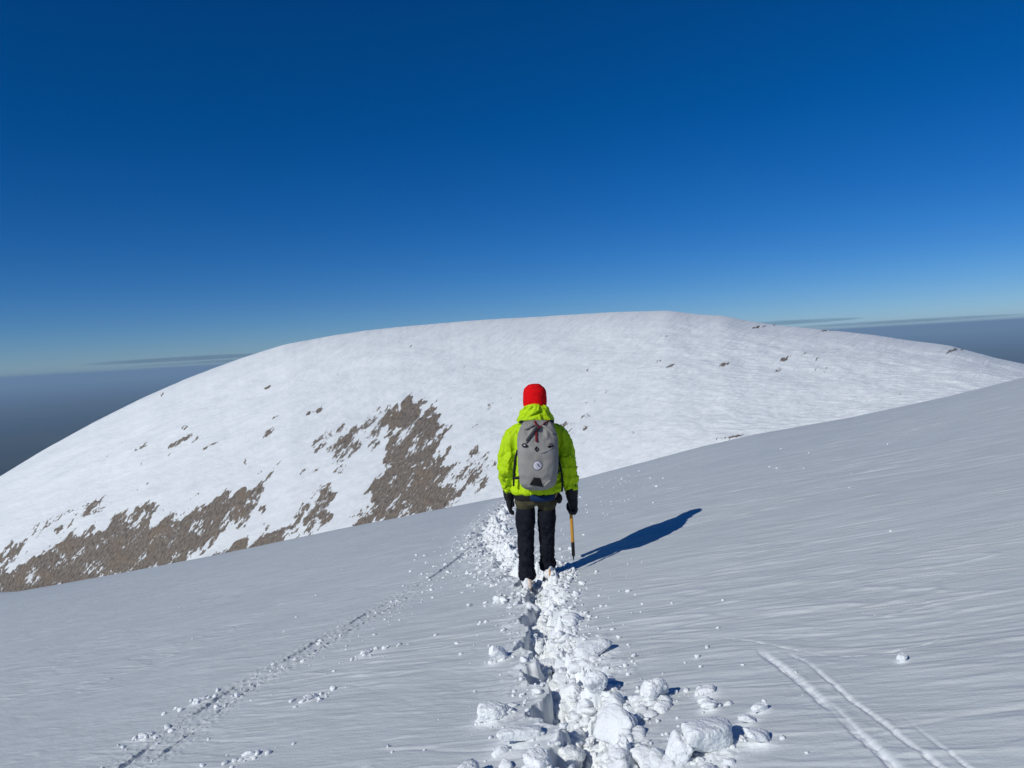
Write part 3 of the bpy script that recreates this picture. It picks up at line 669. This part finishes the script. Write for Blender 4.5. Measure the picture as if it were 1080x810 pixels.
for sx in (-1, 1):
    part('eye', MB().tube([(sx * .031, .113, 1.672), (sx * .031, .118, 1.672)], [.011, .008], 10, 2).raw('eye'), M_EYE, person, B0)

# --- jacket: torso and sleeves in one surface
mb = MB()
mb.tube([(.004, 0, .852), (.004, 0, .92), (.003, 0, 1.02), (.004, 0, 1.12), (.006, 0, 1.22), (.01, 0, 1.31), (.012, 0, 1.38), (.008, .0, 1.44), (.004, .01, 1.50)],
        [(.212, .168), (.208, .165), (.184, .155), (.182, .152), (.200, .152), (.214, .145), (.203, .130), (.150, .112), (.09, .09)], 40, 8, 2.4, ck=.05)
def sleeve(A): mb.tube([(A[0][0] * .55, 0, 1.385), (A[0][0], 0, 1.35)] + A[1:], [.070, .076, .074, .066, .058, .052], 24, 8, ck=.3)
sleeve(ARM_L); sleeve([(p[0] + .006, p[1], p[2]) for p in ARM_R])
jm = mb.remesh('jacket', .0075, 10)
def jw(v):
    x, y, z = v[:, 0], v[:, 1], v[:, 2]; ax = np.abs(x)
    arm = sstep(.19, .235, ax + .12 * (1.3 - z))
    th = np.arctan2(y, ax - .26)
    sl = ridged(z * 9 + 1.3 * np.sin(th * 1.2 + np.sign(x)) + th * .8, th * .45 + np.sign(x) * 4 + z, 2, 101) * .014 * (.55 + .6 * np.exp(-((z - 1.02) / .13) ** 2))
    sl = sl + ridged(z * 5.5 + th * .7, th * 1.1 + np.sign(x) * 9, 2, 103) * .016
    ph = np.arctan2(y, x)
    bd = ridged(ph * 2.2 + z * 1.1, z * 2.6, 2, 102) * .014 + ridged(z * 16 + 2 * x, ph * 1.1, 2, 104) * .010 * np.exp(-((z - 1.0) / .10) ** 2)
    crs = np.exp(-(fbm(z * 6 + th * 1.1 + np.sin(th + x * 4), th * .7 + np.sign(x) * 5, 2, 105) / .07) ** 2) * .011
    crb = np.exp(-(fbm(ph * 2.0 + z * 2, z * 3.5 - ph, 2, 106) / .06) ** 2) * .010
    sl = sl - crs; bd = bd - crb
    sw = (z + .022 * np.sin(th * 1.4 + np.sign(x) * 1.1) + .03 * fbm(th * 1.1 + np.sign(x) * 3, z * 4, 2, 107)) / .082
    fr_ = sw - np.floor(sw)
    sl = sl + .012 * (fr_ ** 1.6 - .4) * sstep(1.24, 1.12, z) * (.6 + .8 * sstep(-.2, .3, fbm(th * .9, z * 7 + np.sign(x), 2, 108)))
    hem = .006 * sstep(.86, .84, z)
    cuff = -.008 * np.exp(-((z - .905) / .012) ** 2) * arm
    return sl * arm + bd * (1 - arm) + hem + cuff
wrinkle(jm, jw)
jacket = part('jacket', jm, M_LIME, person, B0)
# hood, bunched round the neck behind the hat
nU, nV = 120, 46
U = np.linspace(0, 2 * PI, nU + 1)[:-1]; prof = np.array([(.118, 1.435), (.142, 1.452), (.150, 1.485), (.140, 1.520), (.128, 1.548), (.119, 1.575), (.112, 1.602), (.104, 1.606), (.094, 1.585), (.082, 1.54)])
pv_ = np.linspace(0, len(prof) - 1, nV); pr = np.interp(pv_, range(len(prof)), prof[:, 0]); pz = np.interp(pv_, range(len(prof)), prof[:, 1])
Ug, Rg = np.meshgrid(U, pr); _, Zg = np.meshgrid(U, pz)
back = np.clip(-np.sin(Ug), 0, 1); hgt = (Zg - 1.435) / .17
outer = np.clip(np.arange(nV)[:, None] / nV < .72, 0, 1)
fold = ridged(Zg * 17 + .7 * np.sin(Ug * 2 + .6) + .25 * Ug, Ug * .9, 3, 111) * .017 * outer
fold = fold + fbm(np.cos(Ug) * 3.2, Zg * 14 + np.sin(Ug) * 2.2, 3, 112) * .022 * outer
cx_ = np.cos(Ug) * 1.0
slit = np.exp(-(((Zg - 1.525 - .14 * np.cos(Ug) * .35 - .008) / .0085) ** 2)) * np.exp(-((np.cos(Ug) - .02) / .34) ** 4) * back
Rr = Rg + fold - .03 * slit
tl = .030 * back * sstep(.2, 1, hgt) - .03 * (1 - back) * sstep(.3, 1, hgt)
P = np.stack([Rr * np.cos(Ug) * 1.0 + .006, Rr * np.sin(Ug) * (.95 + 0 * Ug) - .012, Zg + tl], -1).reshape(-1, 3)
i = np.arange(nV - 1)[:, None] * nU; j = np.arange(nU)[None, :]; j2 = (j + 1) % nU
Fq = np.stack([i + j, i + j2, i + nU + j2, i + nU + j], -1).reshape(-1, 4)
part('hood', mesh_np('hood', P, Fq), M_LIME, jacket, B0)

# --- hat
mb = MB(); mb.tube([(.004, .0, 1.575), (.004, .002, 1.62), (.004, .004, 1.67), (.004, .004, 1.725), (.004, .002, 1.762), (.004, 0, 1.786)],
                   [(.096, .110), (.103, .117), (.105, .118), (.101, .113), (.088, .099), (.060, .068)], 64, 8, 2.25, ck=.22)
hm = mb.raw('hat')
def hatw(v):
    a = np.arctan2(v[:, 1], v[:, 0]); return .0012 * np.sin(a * 34) + .0035 * fbm(v[:, 0] * 18, v[:, 2] * 16 + v[:, 1] * 9, 3, 120) - .004 * np.exp(-((v[:, 2] - 1.70 - .02 * np.sin(a * 2)) / .006) ** 2) * .4
v, n = get(hm); v[:, 2] += .055 * sstep(.0, .1, v[:, 1]) * sstep(1.66, 1.56, v[:, 2]); put(hm, v); wrinkle(hm, hatw)
part('hat', hm, M_RED, person, B0)

# --- trousers and gaiters
mb = MB()
mb.tube([(0, 0, .745), (-.001, 0, .80), (0, 0, .90)], [(.150, .13), (.183, .142), (.19, .14)], 32, 6, 2.4, ck=.05)
mb.tube([(-.085, 0, .82), (-.094, 0, .74), (-.097, .0, .675), (-.098, .012, .42), (-.097, -.005, .14)], [(.098, .118), (.094, .110), (.070, .082), .058, .045], 24)
mb.tube([(.084, 0, .82), (.092, .005, .74), (.094, .015, .675), (.094, .048, .42), (.098, .09, .2)], [(.098, .118), (.092, .110), (.068, .082), .054, .045], 24)
tm = mb.remesh('trousers', .009, 5); wrinkle(tm, lambda v: ridged(v[:, 2] * 13 + v[:, 0] * 5, v[:, 0] * 6 + v[:, 1] * 5, 2, 130) * .005)
part('trousers', tm, M_OLIVE, person, B0)
def gw(v): return sstep(.71, .58, v[:, 2]) * ridged(v[:, 2] * 9 + 3 * v[:, 0], np.arctan2(v[:, 1], v[:, 0] - .096 * np.sign(v[:, 0])) * .8, 3, 131) * .010 * (1 + .9 * sstep(.35, .1, v[:, 2])) + .003 + .003 - sstep(.68, .60, v[:, 2]) * .009 * np.exp(-(fbm(v[:, 2] * 8 + v[:, 0] * 6, v[:, 1] * 9 + v[:, 0] * 5, 3, 132) / .06) ** 2)
for P_, R_g in (([(-.095, .0, .700), (-.098, .0, .60), (-.098, .018, .45), (-.097, -.005, .28), (-.094, -.012, .15), (-.092, -.015, .085)], [(.090, .104), (.089, .100), (.076, .086), (.070, .084), (.067, .078), (.076, .086)]),
                ([(.091, .012, .690), (.091, .02, .60), (.091, .052, .45), (.092, .062, .30), (.096, .088, .20), (.100, .1, .145)], [(.086, .104), (.083, .1), (.071, .085), (.066, .08), (.065, .076), (.076, .086)])):
    mb = MB(); mb.tube(P_, [(a_ - .012, b_ - .010) for a_, b_ in R_g], 40, 9, 2.2, ck=.05); gm = mb.remesh('gaiter', .0085, 4); wrinkle(gm, gw)
    v, n = get(gm); v[:, 2] = np.where(v[:, 2] > P_[0][2] - .03, np.minimum(v[:, 2], P_[0][2] + .004 + (-.06 * (v[:, 0] + .05) if P_[0][0] < 0 else .10 * (v[:, 0] - .16) )), v[:, 2]); put(gm, v)
    part('gaiter', gm, M_BLACKC, person, B0)

# --- boots with crampons
for bx, by, bz, yaw in ((-.093, -.02, .0, .05), (.105, .09, .058, -.10)):
    mb = MB()
    mb.tube([(0, -.085, .035), (0, -.04, .04), (0, .06, .04), (.0, .15, .036), (0, .21, .03)], [(.042, .038), (.047, .042), (.05, .042), (.056, .036), (.04, .028)], 20, 6, 2.6)
    mb.tube([(0, -.035, .05), (0, -.03, .10), (0, -.01, .145)], [(.048, .056), (.044, .046), (.034, .036)], 20, ck=.1)
    bm_ = mb.remesh('boot', .008, 4)
    wrinkle(bm_, lambda v: .010 * fbm(v[:, 0] * 22 + bx * 9, v[:, 1] * 18 + v[:, 2] * 20, 3, 140))
    TM = Matrix.Translation((bx, by, bz)) @ Matrix.Rotation(yaw, 4, 'Z'); bm_.transform(TM)
    bo = part('boot', bm_, M_BOOT, person, B0)
    hb = MB(); hb.tube([(.054, -.045, .045), (.05, -.085, .052), (.028, -.125, .058), (.012, -.131, .06)], [(.004, .009)] * 4, 10, 5, side=(0, 0, 1))
    hb.tube([(.018, -.132, .02), (.016, -.139, .055), (.014, -.128, .095)], [(.009, .006)] * 3, 10, 4)
    h = hb.raw('heel_strap'); h.transform(TM); part('heel_strap', h, M_ORANGE, bo, B0)
    cr = MB()
    cr.box((-.04, .05, -.004), (.006, .15, .004)); cr.box((.04, .05, -.004), (.006, .15, .004)); cr.box((0, -.07, -.003), (.045, .008, .004)); cr.box((0, .16, -.003), (.045, .008, .004))
    for px_ in (-.04, .04):
        for py_ in (-.09, -.03, .08, .14, .19): cr.tube([(px_, py_, -.004), (px_, py_, -.035)], [.006, .002], 6, 2, cap=False)
    c_ = cr.raw('crampon', False); c_.transform(TM); part('crampon', c_, M_STEEL, bo, B0)

# --- climbing harness under the jacket hem
mb = MB(); mb.tube([(0, 0, .790), (0, 0, .815), (0, 0, .86)], [(.192, .150), (.198, .155), (.198, .155)], 40, 5, 2.4, ck=.05)
mb.tube([(-.085, 0, .83), (-.093, 0, .772)], [(.100, .122), (.098, .118)], 28, 4, ck=.05); mb.tube([(.084, 0, .83), (.092, .004, .768)], [(.099, .120), (.097, .116)], 28, 4, ck=.05)
hn = part('harness', wrinkle(mb.remesh('harness', .008, 3), lambda v: .003 * ridged(v[:, 2] * 30, v[:, 0] * 6, 2, 150)), M_BLACK, person, B0)
mb = MB(); mb.tube([(-.045, -.168, .820), (.02, -.174, .812), (.09, -.166, .812), (.150, -.135, .818)], [(.026, .009)] * 4, 14, 6, side=(0, 0, 1))
part('waist_pad', mb.raw('waist_pad'), M_BLUE, hn, B0)
mb = MB(); mb.tube([(.185, -.085, .835), (.200, -.09, .80), (.198, -.09, .765)], [(.022, .02), (.030, .026), (.020, .018)], 16, 5)
part('pouch', mb.remesh('pouch', .006, 3), M_BLACK, hn, B0)
mb = MB(); mb.tube([(.158, -.132, .815), (.176, -.128, .845)], [(.009, .006)] * 2, 10, 4)
part('gear_tag', mb.raw('gear_tag'), fabric('tan_webbing', (.35, .22, .12), (.3, .18, .1)), hn, B0)

# --- gloves: gauntlet, palm, five separate fingers
def glove(cuff, palm, fingers, thumb):
    mb = MB(); mb.tube(cuff[0], cuff[1], 24, 6, ck=.15); mb.tube(palm[0], palm[1], 20, 6, 2.5, side=(0, 1, 0))
    for f in fingers: mb.tube(f, [.018, .0175, .016, .0135][:len(f)], 12, 5)
    mb.tube(thumb, [.021, .019, .016], 12, 5)
    g_ = mb.remesh('glove', .0048, 3); wrinkle(g_, lambda v: .0035 * ridged(v[:, 2] * 28, v[:, 0] * 12 + v[:, 1] * 10, 2, 160) * sstep(.74, .80, v[:, 2]))
    return part('glove', g_, M_GLOVE, person, B0)
AXX, AXY = .316, .036                                   # where the axe hangs in the right fist
fy = (-.042, -.014, .015, .043)
glove(([(.314, .022, .905), (.316, .026, .86), (.320, .03, .80), (.322, .034, .755)], [(.058, .056), (.059, .057), (.053, .05), (.044, .044)]),
      ([(.324, .034, .785), (.330, .035, .735), (.332, .036, .695)], [(.050, .044), (.056, .044), (.052, .036)]),
      [[(.350, AXY + q, .705), (.352, AXY + q, .668 - .004 * (k_ % 2)), (.330, AXY + q, .640 - (.006 if k_ in (1, 2) else 0)), (.296, AXY + q, .652)] for k_, q in enumerate(fy)],
      [(.322, .082, .740), (.292, .096, .700), (.290, .070, .664)])
glove(([(-.238, .075, .905), (-.238, .085, .86), (-.238, .098, .80), (-.236, .108, .755)], [(.056, .056), (.057, .057), (.05, .05), (.042, .042)]),
      ([(-.236, .108, .785), (-.236, .116, .735), (-.234, .122, .700)], [(.048, .034), (.054, .034), (.052, .028)]),
      [[(-.236, .122 + q, .710), (-.234, .126 + q, .672 - .006 * l_), (-.222, .130 + q, .645 - .010 * l_), (-.205, .130 + q, .632 - .008 * l_)] for q, l_ in ((-.042, 0), (-.014, 1.0), (.015, 1.3), (.043, .8))],
      [(-.228, .150, .755), (-.212, .178, .715), (-.205, .180, .685)])

# ------------------------------------------------------------------ ice axe in the right hand
AB = (AXX, AXY, .205)
axe = root('ice_axe', AB, 'ice axe with yellow shaft and black lower end carried in the right glove', 'ice axe')
HZ_ = .672
mb = MB(); mb.tube([(AXX - .006, AXY, .655), (AXX, AXY + .0, .52), (AXX + .006, AXY, .372)], [(.0145, .017)] * 3, 16, 6, 2.4)
shaft = part('shaft', mb.raw('shaft'), M_YELLOW, axe, AB)
mb = MB(); mb.tube([(AXX + .006, AXY, .374), (AXX + .009, AXY, .300), (AXX + .010, AXY, .258)], [(.0155, .018), (.0150, .0175), (.0145, .017)], 16, 5, 2.4)
part('grip', mb.raw('grip'), M_BLACK, axe, AB)
mb = MB(); mb.tube([(AXX + .010, AXY, .262), (AXX + .0105, AXY, .240), (AXX + .011, AXY, .205)], [(.010, .012), (.007, .009), (.002, .002)], 12, 4)
part('spike', mb.raw('spike'), M_STEEL, axe, AB)
mb = MB(); mb.tube([(AXX - .006, AXY - .085, HZ_ - .006), (AXX - .006, AXY - .04, HZ_), (AXX - .006, AXY + .05, HZ_ + .003), (AXX - .006, AXY + .12, HZ_ - .010), (AXX - .006, AXY + .19, HZ_ - .04)],
                   [(.022, .004), (.008, .009), (.008, .009), (.005, .010), (.002, .004)], 14, 5)
part('head', mb.remesh('head', .003, 2), M_STEEL, axe, AB)

# ------------------------------------------------------------------ rucksack
PB = (.014, -.26, .905)
pack = root('backpack', PB, 'grey roll top rucksack with round badge worn on the lime jacket', 'backpack')
PROF = np.array([(.893, .03, .03), (.898, .062, .05), (.910, .098, .072), (.935, .132, .094), (.97, .150, .108), (1.05, .163, .120), (1.15, .170, .122), (1.25, .170, .118),
                 (1.32, .166, .108), (1.37, .155, .094), (1.42, .142, .078), (1.46, .125, .060), (1.485, .102, .044), (1.495, .05, .02)])
nz_, na_ = 110, 120
zz = np.interp(np.linspace(0, 1, nz_), np.linspace(0, 1, len(PROF)), PROF[:, 0])
def cx_of(z): return .014 - .004 * sstep(1.1, .9, z)
YB = -.140
def pr_of(z): return np.interp(z, PROF[:, 0], PROF[:, 1]), np.interp(z, PROF[:, 0], PROF[:, 2])
def pack_wr(x, z):
    top = sstep(1.24, 1.40, z)
    w = .0085 * ridged(x * 7 + .5 * np.sin(z * 9), z * 5.5, 3, 170) + .022 * top * ridged((x - .014) * 22 / (.35 + 2.0 * np.abs(1.50 - z)) * .32, z * 7, 3, 171)
    w = w + .009 * sstep(1.12, .92, z) * ridged(x * 9 + z * 9, z * 12 - x * 3, 2, 172)
    return w
def pack_y(x, z, off=0.0):
    hw, hd = pr_of(z); q = np.clip(np.abs(x - cx_of(z)) / hw, 0, .985); e_ = 2.7
    return YB - hd - hd * (1 - q ** e_) ** (1 / e_) - pack_wr(x, z) * .8 - off
A_ = np.linspace(0, 2 * PI, na_ + 1)[:-1]; ca, sa = np.cos(A_), np.sin(A_); e_ = 2.7
ca = np.sign(ca) * np.abs(ca) ** (2 / e_); sa = np.sign(sa) * np.abs(sa) ** (2 / e_)
P = []
for z in zz:
    hw, hd = pr_of(z); x = cx_of(z) + hw * ca; y = YB - hd + hd * sa
    y = y - np.where(sa < 0, pack_wr(x, z) * np.abs(sa) * .8, 0); x = x + np.sign(ca) * np.abs(ca) ** 4 * pack_wr(x + y, z) * .6
    P.append(np.stack([x, y, np.full(na_, z)], -1))
P = np.vstack(P + [[[.014, YB - .03, .8925]], [[.014, YB - .02, 1.4955]]])
Fl = [(i * na_ + j, i * na_ + (j + 1) % na_, (i + 1) * na_ + (j + 1) % na_, (i + 1) * na_ + j) for i in range(nz_ - 1) for j in range(na_)]
Fl += [(nz_ * na_, (j + 1) % na_, j) for j in range(na_)] + [(nz_ * na_ + 1, (nz_ - 1) * na_ + j, (nz_ - 1) * na_ + (j + 1) % na_) for j in range(na_)]
mbp = MB(); mbp.v = list(P); mbp.f = Fl
bag = part('bag', mbp.raw('bag'), M_GREY, pack, PB)

def decal(name, poly, mat, parent, thick=.005, n=26, label=None):
    """a flat patch of cloth sewn on the bag's outer face: polygon in (x, z), raised by its own thickness"""
    poly = np.array(poly, float); c = poly.mean(0); dense = []
    for a, b2 in zip(poly, np.roll(poly, -1, 0)):
        for t in np.linspace(0, 1, max(3, n // len(poly)) + 1)[:-1]: dense.append(a + (b2 - a) * t)
    dense = np.array(dense); k = len(dense); m_ = MB()
    rings = [(1.0, -.004), (1.0, thick * .7), (.96, thick), (.6, thick), (.3, thick)]
    for f_, o_ in rings:
        for p in dense:
            q = c + (p - c) * f_; m_.v.append(np.array([q[0], float(pack_y(q[0], q[1], o_)), q[1]]))
    m_.v.append(np.array([c[0], float(pack_y(c[0], c[1], thick)), c[1]]))
    for r_ in range(len(rings) - 1):
        for j_ in range(k): m_.f.append((r_ * k + j_, r_ * k + (j_ + 1) % k, (r_ + 1) * k + (j_ + 1) % k, (r_ + 1) * k + j_))
    b_ = (len(rings) - 1) * k
    for j_ in range(k): m_.f.append((b_ + j_, b_ + (j_ + 1) % k, len(m_.v) - 1))
    return part(name, m_.raw(name), mat, parent, PB, label)

def px(u, v):                                      # face of the bag measured off in small squares of 8.1 mm
    return (.014 + (u - 566.0) * .0081, 1.497 - (v - 443) * .00825)
disc = lambda u, v, r, q=20: [px(u + r * math.cos(a), v + r * math.sin(a)) for a in np.linspace(0, 2 * PI, q + 1)[:-1]]
bd = decal('badge', disc(565, 487.0, 4.4, 28), M_WHITE, pack, .006, 56)
decal('badge_rim', disc(565, 487.0, 4.9, 28), M_DGREY, pack, .0035, 56)
decal('badge_mark', [px(564.0, 484.6), px(565.4, 485.3), px(568.2, 488.6), px(566.2, 488.0)], M_DGREY, bd, .0085, 12)
decal('base_patch', [px(561.2, 499.2), px(567.3, 500.0), px(570.6, 510.0), px(556.3, 506.8)], M_BLACK, pack, .006, 40)
# two lens shaped lash points with a pale slot, and the split diamond emblem between them
for side_, (u0, v0, tilt_) in enumerate(((552.5, 466.8, .1), (579.0, 467.6, -.06))):
    lens = [px(u0 - 3.6, v0 - .4), px(u0 - 2.0, v0 - 2.2), px(u0 + 1.0, v0 - 2.2), px(u0 + 3.6, v0 + .9), px(u0 + 1.6, v0 + 1.9), px(u0 - 2.2, v0 + 1.9)]
    lo_ = decal('lash_point', lens if side_ == 0 else [(2 * px(u0, 0)[0] - p[0], p[1]) for p in lens], M_BLACK, pack, .006, 24)
    decal('slot', [px(u0 - 1.9, v0 - .5), px(u0 - .2, v0 - 1.1), px(u0 + .9, v0 - .2), px(u0 - .8, v0 + .3)] if side_ == 0 else [px(u0 - 2.6, v0 - 1.2), px(u0 + 2.8, v0 - 1.3), px(u0 + 2.8, v0 - .6), px(u0 - 2.6, v0 - .5)], M_WHITE if side_ == 0 else M_GREY, lo_, .0085, 12)
em = decal('emblem', [px(564.6, 467.6), px(567.0, 470.2), px(564.8, 472.9), px(565.6, 470.4)], M_BLACK, pack, .0055, 16)
decal('emblem', [px(564.2, 467.4), px(564.9, 468.6), px(563.2, 470.3), px(564.9, 472.0), px(564.2, 473.2), px(561.9, 470.3)], M_BLACK, pack, .0055, 18)
def webbing(name, pts, w, mat, parent=None, off=.006, th=.0035):
    P_ = [(px(*p)[0], float(pack_y(*px(*p), off)), px(*p)[1]) for p in pts]
    m_ = MB(); d_ = np.array(P_[-1]) - np.array(P_[0]); sd_ = np.cross(d_, (0, 1, 0))
    m_.tube(P_, [(w, th)] * len(P_), 10, 6, 3.0, side=sd_); return part(name, m_.raw(name), mat, parent or pack, PB)
webbing('pull_tab', [(564.2, 452.0), (564.4, 456), (564.4, 462.6)], .0105, M_MAROON, None, .012, .005)
webbing('pull_tab', [(563.5, 443.8), (565.2, 447.5), (567.8, 450.0)], .010, M_MAROON, None, .016, .005)
webbing('closure_strap', [(568.0, 449.4), (573, 446.0), (579.0, 443.6)], .007, M_MAROON, None, .014, .004)
webbing('closure_strap', [(565.6, 447.8), (561.0, 453.5), (554.5, 461.5)], .012, M_DGREY, None, .018, .007)
webbing('closure_strap', [(567.3, 447.6), (567.2, 450.5), (565.8, 452.0)], .010, M_BLACK, None, .018, .006)
webbing('top_fold', [(553.0, 450.5), (557, 449.0), (561.5, 447.0)], .011, M_GREY, None, .016, .010)
webbing('top_fold', [(571.0, 447.5), (576, 450.5), (581.5, 455.5)], .009, M_GREY, None, .012, .009)
webbing('top_fold', [(560.0, 456.0), (556, 460.0), (553.5, 463.0)], .008, M_GREY, None, .012, .009)
webbing('cord', [(568.5, 473.6), (573, 472.8), (580.5, 469.5)], .0035, fabric('pale_cord', (.42, .41, .38), (.38, .37, .35)), None, .005, .003)
webbing('cord', [(571.5, 508.6), (574.5, 505.5), (577.5, 502.3)], .0045, fabric('pale_cord_light', (.42, .41, .38), (.38, .37, .35)), None, .005, .003)
# shoulder straps over the jacket, side straps hanging from the bag
for sx in (-1, 1):
    mb = MB(); x0 = .014 + sx * .115
    mb.tube([(x0 - sx * .01, -.165, 1.475), (x0 + sx * .005, -.11, 1.478), (x0, -.02, 1.452), (x0 - sx * .01, .08, 1.42), (x0 + sx * .005, .150, 1.33), (x0 + sx * .03, .168, 1.18), (x0 + sx * .07, .12, 1.03)],
            [(.030, .012), (.034, .013), (.034, .014), (.034, .014), (.032, .014), (.026, .012), (.014, .008)], 14, 6, 3.0)
    part('shoulder_strap', mb.raw('shoulder_strap'), M_BLACK, pack, PB)
mb = MB(); mb.tube([(-.075, -.152, 1.480), (0, -.160, 1.486), (.10, -.152, 1.482)], [(.013, .008)] * 3, 10, 6, side=(0, 0, 1)); part('haul_loop', mb.raw('haul_loop'), M_BLACK, pack, PB)
mb = MB(); mb.tube([(-.158, -.150, 1.235), (-.178, -.165, 1.16), (-.192, -.168, 1.04), (-.198, -.168, .93)], [(.010, .005), (.011, .005), (.010, .005), (.009, .005)], 10, 6, 3.0); part('side_strap', mb.raw('side_strap'), M_BLACK, pack, PB)
mb = MB(); mb.tube([(-.150, -.20, 1.005), (-.168, -.19, 1.0), (-.190, -.178, 1.0)], [(.013, .008)] * 3, 10, 5, side=(0, 0, 1)); part('buckle', mb.raw('buckle'), M_BLACK, pack, PB)
mb = MB(); mb.tube([(.175, -.13, 1.235), (.196, -.165, 1.15), (.218, -.168, 1.04), (.226, -.165, .95), (.222, -.15, .87)], [(.009, .005)] * 5, 10, 6, 3.0); part('side_strap', mb.raw('side_strap'), M_BLACK, pack, PB)
mb = MB(); mb.tube([(.150, -.205, 1.0), (.172, -.19, 1.03), (.2, -.172, 1.055)], [(.013, .007)] * 3, 10, 5, side=(0, 0, 1)); part('buckle', mb.raw('buckle'), M_BLACK, pack, PB)
